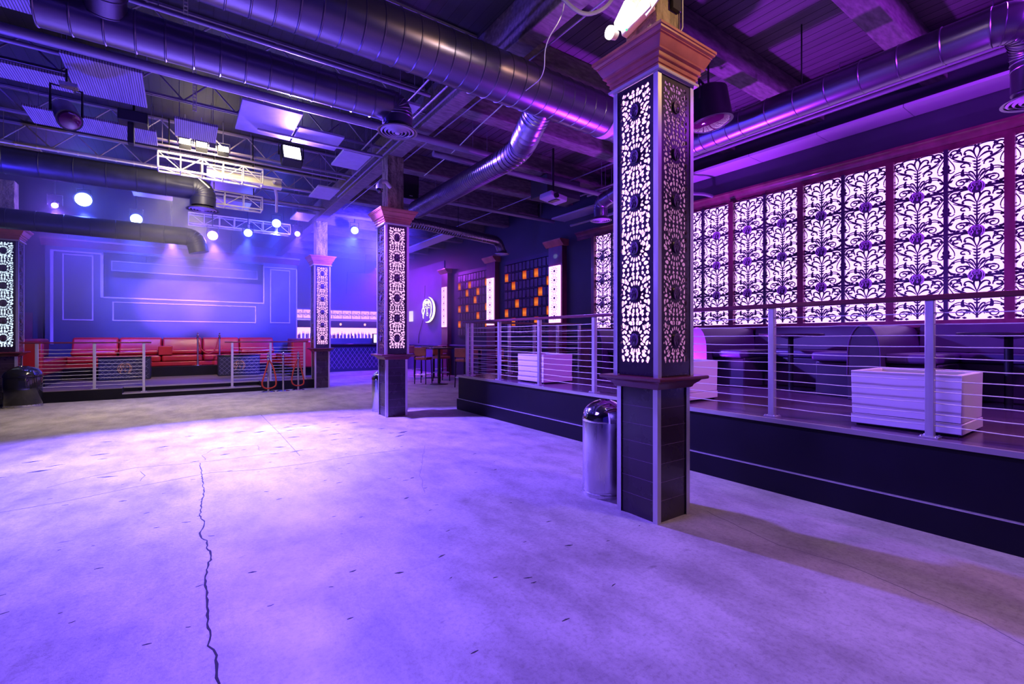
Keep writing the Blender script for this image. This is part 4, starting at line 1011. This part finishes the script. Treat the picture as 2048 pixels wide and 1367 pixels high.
seamed(MB(), path_arc([(-0.55, 5.3, 4.2), (-0.50, 4.55, 4.72), (-0.48, 4.3, 5.08)], 0.3, 0.15), 0.15).build('branch_stub', 'duct', t)
t = thing('flexible_duct', 'corrugated duct dropping from the large duct and running away towards the second pillar', 'duct', (3.7, 4.3, 4.0))
seamed(MB(), path_arc([(3.45, 4.3, 4.15), (3.55, 4.75, 3.95), (3.95, 5.5, 4.05), (3.9, 9.0, 4.0)], 0.5, 0.055), 0.17, 0.008, 28).build('duct_run', 'duct', t)
t = duct('spiral_duct', 'slim corrugated duct running from the second pillar to the right wall', [(3.85, 9.7, 3.88), (4.3, 9.75, 3.92), (6.75, 10.3, 3.92), (6.9, 10.35, 3.65)], 0.115, 'duct', 0.2, 0.07)
diffuser(t, 6.9, 10.35, 3.60, 0.2); MB().cyl((5.4, 9.98, 4.0), (5.4, 9.98, 5.1), 0.006).build('hanger_rod', 'black', t)
t = duct('spiral_duct', 'short duct with a small diffuser just left of the nearest pillar', [(6.5, 6.35, 3.68), (6.48, 6.35, 3.95), (6.0, 4.3, 4.1)], 0.13, 'duct', 0.28, 0.3)
diffuser(t, 6.5, 6.35, 3.62, 0.2)
t = duct('spiral_duct', 'dark painted duct with an elbow in front of the stage ceiling', [(-6.0, 10.6, 4.18), (0.30, 10.6, 4.18), (0.30, 10.6, 3.86)], 0.21, 'ductd', 0.36, 0.42)
diffuser(t, 0.30, 10.6, 3.80, 0.27, 'ductd')
mb = MB(); mb.sweep([(-3.3, 10.42, 4.40), (0.05, 10.42, 4.40), (0.22, 10.42, 4.34), (0.40, 10.42, 4.18)], 0.014, 8); 
for k in range(14): mb.lathe([(0.02, -0.01), (0.02, 0.01)], (-3.1+k*0.24, 10.42, 4.40), 8, (1, 0, 0))
mb.build('rod_edge', 'cream', t)
t = duct('spiral_duct', 'dark duct low over the stage with an elbow at its right end', [(-4.5, 13.25, 3.73), (0.22, 13.25, 3.73), (0.30, 13.25, 3.38)], 0.2, 'ductd', 0.4, 0.42)

# soffit strips and long pipes
t = thing('soffit_strip', 'bright purple lit flat soffit strip along the top of the right wall', 'soffit', (7.9, 3, 4.4))
for k in range(12):
    y = -3.0+k*1.02; MB().box((7.68, y+0.004, 4.39), (8.115, y+1.016, 4.43)).build('soffit_board', 'soffit', t)
t = thing('soffit_strip', 'lit flat soffit strip high beyond the second pillar', 'soffit', (6.45, 14, 4.4))
for k in range(3): MB().box((6.2, 12.4+k*1.2, 4.39), (6.62, 13.59+k*1.2, 4.43)).build('soffit_board', 'soffit', t)
MB().cyl((6.4, 12.6, 4.43), (6.4, 12.6, 5.1), 0.01).cyl((6.4, 15.8, 4.43), (6.4, 15.8, 5.1), 0.01).build('hangers', 'black', t)
def pipe(name, label, pts, r, m='pipe', cat='pipe', hang=None):
    t = thing(name, label, cat, pts[0]); MB().sweep(path_arc(pts, 0.12, 0.6), r, 10).build('pipe_run', m, t)
    if hang:
        for hp in hang: MB().cyl(hp, (hp[0], hp[1], 5.1), 0.005, 0.005, 6).build('hanger_rod', m, t)
    return t
def xp(y, z, x0, x1, r, label, m='pipe', name='ceiling_pipe', nh=3):
    return pipe(name, label, [(x0, y, z), (x1, y, z)], r, m, 'pipe', [(x0+(x1-x0)*(k+0.7)/nh, y, z) for k in range(nh)])
xp(6.8, 4.5, -4.0, 4.6, 0.055, 'thick pipe running left to right behind the round diffuser', nh=4)
xp(5.77, 4.62, -4.0, 2.7, 0.022, 'thin pipe running left to right in front of the round diffuser')
xp(7.32, 4.62, -4.0, -0.4, 0.025, 'thin pipe at upper left above the perforated baffles')
xp(7.9, 4.5, 0.9, 2.8, 0.024, 'thin pipe ending left of the second pillar beneath the diffuser')
xp(7.15, 4.45, 3.4, 7.9, 0.05, 'purple pipe over the platform between the two elbow ducts')
xp(9.4, 4.4, 3.5, 7.9, 0.045, 'purple pipe beyond the projector above the high tables')
xp(9.75, 4.6, -1.2, 2.7, 0.02, 'thin pipe running past the big wash light')
xp(11.9, 4.5, -4, 2.8, 0.03, 'thin pipe above the stage front')
def yp(x, z, y0, y1, r, label, m='pipe', nh=2):
    return pipe('ceiling_conduit', label, [(x, y0, z), (x, y1, z)], r, m, 'conduit', [(x, y0+(y1-y0)*(k+0.5)/nh, z) for k in range(nh)])
yp(2.86, 4.58, 4.4, 11, 0.014, 'left rail of the conduits running away beside the ceiling girder', 'pipe')
yp(2.74, 4.58, 4.4, 11, 0.014, 'right rail of the conduits running away beside the ceiling girder', 'pipe')
yp(2.5, 4.6, 4.4, 9, 0.012, 'single conduit farthest left of the girder', 'pipe')
yp(3.26, 4.58, -1, 12, 0.010, 'thin blue conduit running along the right side of the girder', 'pipe')
yp(7.55, 4.62, -1, 7.8, 0.03, 'conduit running just inside the soffit strip', 'pipe', 6)
yp(7.25, 4.55, -1, 7.8, 0.02, 'thin conduit running left of the soffit strip', 'pipe', 6)
yp(6.6, 4.66, 5.5, 14, 0.012, 'thin conduit crossing the purple joists over the platform', 'pipe')
def wire(label, pts, r=0.008, m='cable', name='loose_cable'):
    tag(MB().sweep([tuple(q) for q in path_arc(pts, 0.3, 0.2)], r, 6).build(name, m), label, 'cable')
wire('pale slack cable running away along the ceiling right of the second pillar', [(3.45, 4.6, 4.55), (3.5, 5.3, 4.5), (3.62, 6.0, 4.56), (3.7, 7.0, 4.5), (3.85, 8.5, 4.55)], 0.009)
wire('thick violet cable hanging in a loop left of the nearest capital', [(2.55, 3.3, 4.85), (2.72, 3.2, 4.45), (2.95, 3.1, 4.28), (3.15, 3.0, 4.38), (3.3, 2.95, 4.7)], 0.018, 'pipe')
wire('thin white cord dangling in front of the large duct', [(2.9, 3.3, 5.1), (2.9, 3.3, 4.4), (2.82, 3.5, 4.2), (2.95, 3.65, 4.0), (2.95, 3.97, 3.99)], 0.005)
t = pipe('ceiling_pipe', 'purple pipe that turns back under the soffit beside the nearest pillar', [(7.4, 8.2, 4.0), (7.4, 5.2, 4.0), (7.75, 5.0, 4.0), (8.1, 5.0, 4.0)], 0.03)

# hanging baffles (perforated clouds)
def cloud(x0, x1, y0, y1, label, m='cloudp', z=4.5):
    t = thing('ceiling_baffle', label, 'baffle', ((x0+x1)/2, (y0+y1)/2, z), 'flat baffles hung over the dance floor')
    B('panel', m, t, (x0, y0, z), (x1, y1, z+0.035), 0.004)
    for x in (x0+.06, x1-.06):
        for y in (y0+.06, y1-.06): MB().cyl((x, y, z+.035), (x, y, 5.1), 0.004, 0.004, 6).build('hanger_wire', 'pipe', t)
C = [(-2.3, -1.03, 5.6, 6.36, 'corrugated baffle cut off by the top left corner of the view', 'cloud'),
 (-1.12, -0.40, 7.03, 8.05, 'corrugated baffle hung at upper left under the slim pipe', 'cloud'),
 (-2.5, -1.14, 7.66, 8.10, 'narrow corrugated baffle at the left edge of the view', 'cloud'),
 (-1.78, -0.34, 8.92, 9.55, 'wide baffle behind the dark round spotlight', 'cloud'),
 (-0.11, 0.42, 8.2, 8.9, 'corrugated baffle right above the three yellow floodlights', 'cloud'),
 (0.63, 1.37, 7.05, 8.1, 'large smooth baffle above the big wash light', 'cloudp'),
 (1.40, 2.06, 7.5, 8.12, 'smooth baffle right of the big wash light', 'cloudp'),
 (2.18, 2.65, 8.0, 8.82, 'smooth baffle left of the hanging loudspeaker', 'cloudp'),
 (2.27, 2.71, 10.2, 11.1, 'bluish baffle in the haze above the far pillar', 'cloudp'),
 (2.3, 2.75, 12.6, 13.5, 'small baffle above the moving head light by the far pillar', 'cloudp'),
 (-0.11, 0.34, 10.9, 11.6, 'small corrugated baffle beneath the yellow floodlights', 'cloud'),
 (-2.45, -1.95, 10.9, 11.7, 'blue lit baffle at the far left', 'cloudp'),
 (2.30, 2.62, 5.9, 6.6, 'violet baffle just behind the round diffuser', 'cloudp'),
 (0.45, 1.25, 10.9, 11.8, 'baffle beneath the big wash light', 'cloudp'),
 (-0.9, -0.2, 12.4, 13.2, 'baffle over the stage front, left of centre', 'cloudp'),
 (0.6, 1.3, 12.4, 13.2, 'baffle over the stage front, right of centre', 'cloudp')]
for c in C: cloud(*c)

# open web joists on the left half of the ceiling
def joist(y, label, m='pipe'):
    t = thing('open_web_joist', label, 'joist', (-0.5, y, 4.72), 'open web joists over the dance floor')
    for z in (4.72, 5.06):
        mb = MB(); mb.box((-6.5, y-0.035, z), (2.95, y-0.012, z+0.03)); mb.box((-6.5, y+0.012, z), (2.95, y+0.035, z+0.03)); mb.build('chord', m, t)
    mb = MB(); x = -6.4; up = True
    while x < 2.7:
        a = (x, y, 4.74 if up else 5.07); b = (x+0.32, y, 5.07 if up else 4.74); mb.cyl(a, b, 0.011, 0.011, 6); x += 0.32; up = not up
    mb.build('web_rods', m, t)
for y, lab in ((5.0, 'open web joist nearest the camera, above the long duct'), (6.5, 'second open web joist from the camera'), (8.1, 'third open web joist from the camera'), (9.9, 'fourth open web joist, lit by the yellow floodlights'), (11.5, 'fifth open web joist, behind the yellow floodlights'), (13.1, 'open web joist farthest back over the stage front')): joist(y, lab)

# lighting trusses
def truss(x0, x1, y, z, label, m='cream'):
    t = thing('lighting_truss', label, 'truss', ((x0+x1)/2, y, z)); h = 0.26
    for dy in (0, h):
        for dz in (0, h): MB().cyl((x0, y+dy, z+dz), (x1, y+dy, z+dz), 0.018, 0.018, 8).build('chord', m, t)
    mb = MB(); n = int((x1-x0)/0.3)
    for k in range(n+1):
        x = x0+(x1-x0)*k/n
        for a, b in (((x, y, z), (x, y, z+h)), ((x, y+h, z), (x, y+h, z+h)), ((x, y, z), (x, y+h, z)), ((x, y, z+h), (x, y+h, z+h))): mb.cyl(a, b, 0.01, 0.01, 6)
        if k < n:
            x2 = x0+(x1-x0)*(k+1)/n; mb.cyl((x, y, z if k % 2 else z+h), (x2, y, z+h if k % 2 else z), 0.008, 0.008, 6); mb.cyl((x, y, z), (x2, y+h, z), 0.008, 0.008, 6)
    mb.build('braces', m, t)
    mb = MB()
    for x in (x0+0.15, x1-0.15): mb.cyl((x, y+h/2, z+h), (x, y+h/2, 5.1), 0.01, 0.01, 6)
    mb.build('hangers', 'black', t)
    return t
truss(-0.35, 1.2, 9.72, 4.22, 'pale lighting truss under the three yellow floodlights')
truss(0.35, 1.35, 11.0, 4.05, 'pale lighting truss below and behind the floodlight truss')
truss(0.1, 2.4, 14.05, 4.22, 'pale lighting truss carrying the stage spotlights')
t = thing('support_beam', 'pale steel beam lit yellow beneath the floodlights', 'beam', (0.9, 10.3, 4.35))
mb = MB(); mb.box((0.35, 10.22, 4.50), (1.6, 10.40, 4.52)); mb.box((0.35, 10.22, 4.34), (1.6, 10.40, 4.36)); mb.box((0.35, 10.30, 4.36), (1.6, 10.32, 4.50)); mb.build('steel_section', 'cream', t)
mb = MB(); mb.sweep([(1.45, 10.2, 4.45), (1.6, 10.9, 4.35), (1.7, 11.6, 4.2)], 0.03, 10)
tag(mb.build('drain_pipe', 'cream'), 'short pale pipe slanting down behind the floodlight truss', 'pipe')

# floodlights, wash light and stage spotlights
for k, (x, lab) in enumerate(((0.02, 'leftmost'), (0.25, 'middle'), (0.56, 'rightmost'))):
    t = thing('floodlight', lab + ' of the three glaring yellow floodlights', 'floodlight', (x, 9.5, 4.6), 'yellow floodlights over the dance floor')
    R = Matrix.Rotation(radians(-25), 3, 'X')
    mb = MB(); mb.cbox((x, 9.5, 4.6), (0.17, 0.12, 0.12), R); mb.build('housing', 'black', t, 0.01)
    mb = MB(); mb.cbox(Vector((x, 9.5, 4.6)) + R @ Vector((0, -0.065, -0.005)), (0.15, 0.02, 0.10), R); mb.build('lit_lens', 'e_warm', t)
    mb = MB(); mb.sweep([(x-0.1, 9.5, 4.6), (x-0.1, 9.5, 4.74), (x+0.1, 9.5, 4.74), (x+0.1, 9.5, 4.6)], 0.008, 6); mb.cyl((x, 9.5, 4.74), (x, 9.5, 5.1), 0.008); mb.build('yoke', 'cream', t)
light('floodlight_beam', 'AREA', (0.27, 9.42, 4.56), (0.27, 10.2, 4.0), (1.0, 0.82, 0.45), 90, 0.6)
t = thing('wash_light', 'big glaring square wash light in the middle of the ceiling', 'stage light', (1.57, 9.07, 4.6))
R = Matrix.Rotation(radians(-30), 3, 'X')
mb = MB(); mb.cbox((1.57, 9.10, 4.6), (0.34, 0.2, 0.34), R); mb.build('housing', 'black', t, 0.02)
mb = MB(); c_ = Vector((1.57, 9.10, 4.6)) + R @ Vector((0, -0.11, 0)); mb.cbox(c_, (0.27, 0.02, 0.27), R); mb.build('lit_lens', 'e_main', t, 0.006)
mb = MB(); mb.sweep([(1.37, 9.1, 4.6), (1.37, 9.1, 4.85), (1.77, 9.1, 4.85), (1.77, 9.1, 4.6)], 0.012, 6); mb.cyl((1.57, 9.1, 4.85), (1.57, 9.1, 5.1), 0.014); mb.build('yoke', 'black', t)

def spot_fixture(x, y, z, kind, label, aim, energy, col, lens, r=0.075, spot=42):
    t = thing('stage_spotlight', label, 'stage spotlight', (x, y, z), 'spotlights over the stage front')
    a = (Vector(aim)-Vector((x, y, z))).normalized()
    base = Vector((x, y, z))
    r *= 1.1
    light_a = a; a = (Vector((x*0.55, 5.0, 0.8))-base).normalized()
    MB().lathe([(r*0.6, -0.26), (r*1.05, -0.20), (r*1.1, 0.0), (r*1.16, 0.02), (r*1.16, 0.04)], base, 20, a).build('body', 'black', t)
    MB().lathe([(r*1.02, 0.03), (r*1.0, 0.05), (r*0.85, 0.03+r*0.45), (r*0.5, 0.03+r*0.7), (r*0.15, 0.03+r*0.78)], base, 20, a).build('lens', lens, t)
    mb = MB(); mb.sweep([(x-0.12, y, z), (x-0.12, y, z+0.22), (x+0.12, y, z+0.22), (x+0.12, y, z)], 0.01, 6); mb.cyl((x, y, z+0.22), (x, y, 5.1), 0.012); mb.build('yoke', 'black', t)
    if energy: light('lens_glow', 'POINT', base+a*(0.1+r*2.6), None, col, 38, 0.05)
    if energy: light('spot_beam', 'SPOT', base+Vector((0, 0, -r*1.9)), aim, col, energy, 0.06, spot, 0.6)
B1 = (0.04, 0.07, 1.0); V1 = (0.22, 0.09, 1.0)
spot_fixture(-2.28, 14.0, 4.255, 0, 'small violet spotlight farthest left over the stage', (-2.6, 18.6, 2.7), 1500, V1, 'e_violet', 0.05, 63)
spot_fixture(-1.82, 14.0, 4.46, 0, 'large blue white spotlight at the left, highest over the stage', (-1.9, 18.6, 2.7), 3000, B1, 'e_blue', 0.13, 54)
spot_fixture(-0.90, 14.0, 4.16, 0, 'blue white spotlight second from the left pair over the stage', (-0.9, 18.6, 2.7), 5000, B1, 'e_blue', 0.10, 38)
spot_fixture(-0.25, 14.9, 4.0, 0, 'violet spotlight hidden behind the low duct over the stage', (-0.2, 18.6, 2.7), 10000, V1, 'e_violet', 0.07, 34)
spot_fixture(0.60, 14.0, 3.96, 0, 'violet spotlight in a clear hood above the middle of the sofa', (1.2, 18.6, 2.7), 9000, V1, 'e_violet', 0.10, 34)
spot_fixture(1.38, 14.0, 4.126, 0, 'blue white spotlight right of the hooded violet one', (1.5, 18.6, 2.7), 6000, B1, 'e_blue', 0.085, 32)
spot_fixture(2.05, 14.0, 4.467, 0, 'blue white spotlight left of the far pillar, set higher', (2.4, 18.6, 2.7), 6500, B1, 'e_blue', 0.095, 30)
spot_fixture(2.57, 14.0, 4.25, 0, 'small violet spotlight on the moving head by the far pillar', (3.2, 18.6, 2.7), 2000, V1, 'e_violet', 0.06, 36)
spot_fixture(4.13, 14.0, 4.55, 0, 'blue white spotlight alone between the second and far pillars', (4.3, 18.6, 2.7), 4500, B1, 'e_blue', 0.09, 63)
# fill for the far right wall; unseen spot added to blue the haze
light('bar_fill', 'AREA', (6.4, 17.8, 4.2), (7.6, 18.0, 1.5), PUR, 300, 0.6)
light('haze_blue_fill', 'SPOT', (4.6, 12.6, 3.9), (3.0, 18.0, 3.2), (0.05, 0.03, 1.0), 8000, 0.1, 140, 0.8)

def parcan(x, y, z, label, r=0.2, lens='lens', aim=(0, 0, -1)):
    t = thing('par_can', label, 'stage light', (x, y, z)); a = Vector(aim).normalized()
    MB().lathe([(r*0.7, -0.42), (r*0.95, -0.38), (r, -0.05), (r*1.03, 0)], (x, y, z), 32, a, cap=True).build('body', 'black', t)
    MB().lathe([(r*0.9, 0.0), (r*0.8, 0.03), (r*0.5, 0.05), (r*0.1, 0.06)], (x, y, z), 32, a).build('lens', lens, t)
    s = a.cross(Vector((1, 0.3, 0))).normalized(); top = Vector((x, y, z+0.55)); c = Vector((x, y, z)) - a*0.2
    mb = MB(); sd = Vector((r*1.15, r*0.25, 0)); mb.sweep([c-sd, Vector((c.x, c.y, z+0.42))-sd, Vector((c.x, c.y, z+0.42))+sd, c+sd], 0.014, 6); mb.cyl((c.x, c.y, z+0.42), (c.x, c.y, 5.1), 0.011); mb.build('yoke', 'black', t)
    return t
parcan(5.3, 3.33, 4.02, 'large unlit black can light hanging right of the nearest pillar', 0.25, 'lens', (0.1, -0.1, -1))
t = parcan(-1.06, 7.25, 3.86, 'unlit black round spotlight with a dark red lens at upper left', 0.115, 'lens', (0.25, -0.8, -0.6))
B('clamp', 'steel', t, (-1.16, 7.3, 4.27), (-1.0, 7.4, 4.31))
# small moving head body
t = thing('moving_head', 'dark moving head fixture hanging at upper left beside the round spotlight', 'stage light', (-0.45, 8.2, 4.2))
B('base', 'black', t, (-0.72, 8.1, 4.30), (-0.40, 8.35, 4.45), 0.01); B('yoke_arm', 'black', t, (-0.62, 8.15, 4.02), (-0.55, 8.28, 4.30), 0.01); MB().cyl((-0.56, 8.3, 4.45), (-0.56, 8.3, 5.1), 0.015).build('hanger', 'black', t)
# loudspeaker by the second pillar
t = thing('hanging_loudspeaker', 'black loudspeaker hung above the second pillar', 'loudspeaker', (3.85, 9.2, 4.3))
B('cabinet', 'blackg', t, (3.66, 9.2, 4.27), (4.05, 9.6, 4.98), 0.015); B('grille', 'black', t, (3.69, 9.185, 4.30), (4.02, 9.2, 4.95)); B('badge', 'alu', t, (3.83, 9.18, 4.32), (3.90, 9.186, 4.335)); MB().cyl((3.85, 9.4, 4.98), (3.85, 9.4, 5.1), 0.02).build('bracket', 'black', t)
# dome camera on the second pillar
t = thing('security_camera', 'white dome camera on a bracket on the second pillar post', 'security camera', (2.84, 8.0, 4.0))
mb = MB(); mb.sweep([(3.0, 8.05, 4.05), (2.9, 8.0, 4.12), (2.8, 7.98, 4.10), (2.78, 7.97, 4.05)], 0.035, 12); mb.build('bracket', 'white', t); MB().lathe([(0.05, 0.07), (0.065, 0.04), (0.065, -0.02)], (2.78, 7.97, 3.98), 20).build('housing', 'white', t)
MB().lathe([(0.058, 0), (0.052, -0.04), (0.03, -0.062), (0.008, -0.068)], (2.78, 7.97, 3.96), 20).build('dome', 'blackg', t)
# projector
t = thing('projector', 'white projector hanging over the platform left of the nearest pillar', 'projector', (5.95, 7.1, 4.15))
mb = MB(); mb.cbox((5.95, 7.1, 4.13), (0.42, 0.36, 0.11), Matrix.Rotation(radians(8), 3, 'Y')); mb.build('body', 'soffit', t, 0.02)
MB().lathe([(0.05, 0), (0.05, 0.04)], (5.86, 6.92, 4.12), 20, (0, -1, 0)).build('lens', 'black', t); MB().cyl((5.95, 7.1, 4.18), (5.95, 7.1, 5.1), 0.02).build('mount_pole', 'black', t); B('vent', 'black', t, (5.9, 6.95, 4.06), (6.0, 7.2, 4.075))
t = thing('projector_housing', 'dark box mounted behind the projector', 'equipment box', (6.2, 7.6, 4.4)); B('case', 'wallp', t, (6.0, 7.35, 4.3), (6.9, 7.9, 4.7), 0.01)
# vertical slotted struts
for x, y, lab in ((0.02, 6.2, 'near slotted steel strut hanging above the long duct'), (0.12, 7.4, 'far slotted steel strut hanging beneath the thick pipe')):
    t = thing('slotted_strut', lab, 'strut', (x, y, 4.5)); mb = MB(); mb.box((x-0.022, y, 4.35), (x-0.014, y+0.02, 5.1)); mb.box((x+0.014, y, 4.35), (x+0.022, y+0.02, 5.1))
    for k in range(18): mb.box((x-0.014, y, 4.35+k*0.042), (x+0.014, y+0.004, 4.362+k*0.042))
    mb.build('channel', 'cream', t)
# door and notice left of the stage wall
struct(B('door_1', 'maroon', None, (-4.55, 20.0, 0), (-3.75, 20.06, 2.15)))
B('notice', 'mould', bpy.data.objects['door_1'], (-4.5, 19.99, 1.55), (-4.3, 20.0, 1.95))
struct(B('wall_corridor', 'stage', None, (-7.1, 20.08, 0), (-3.0, 20.2, 4.6)))
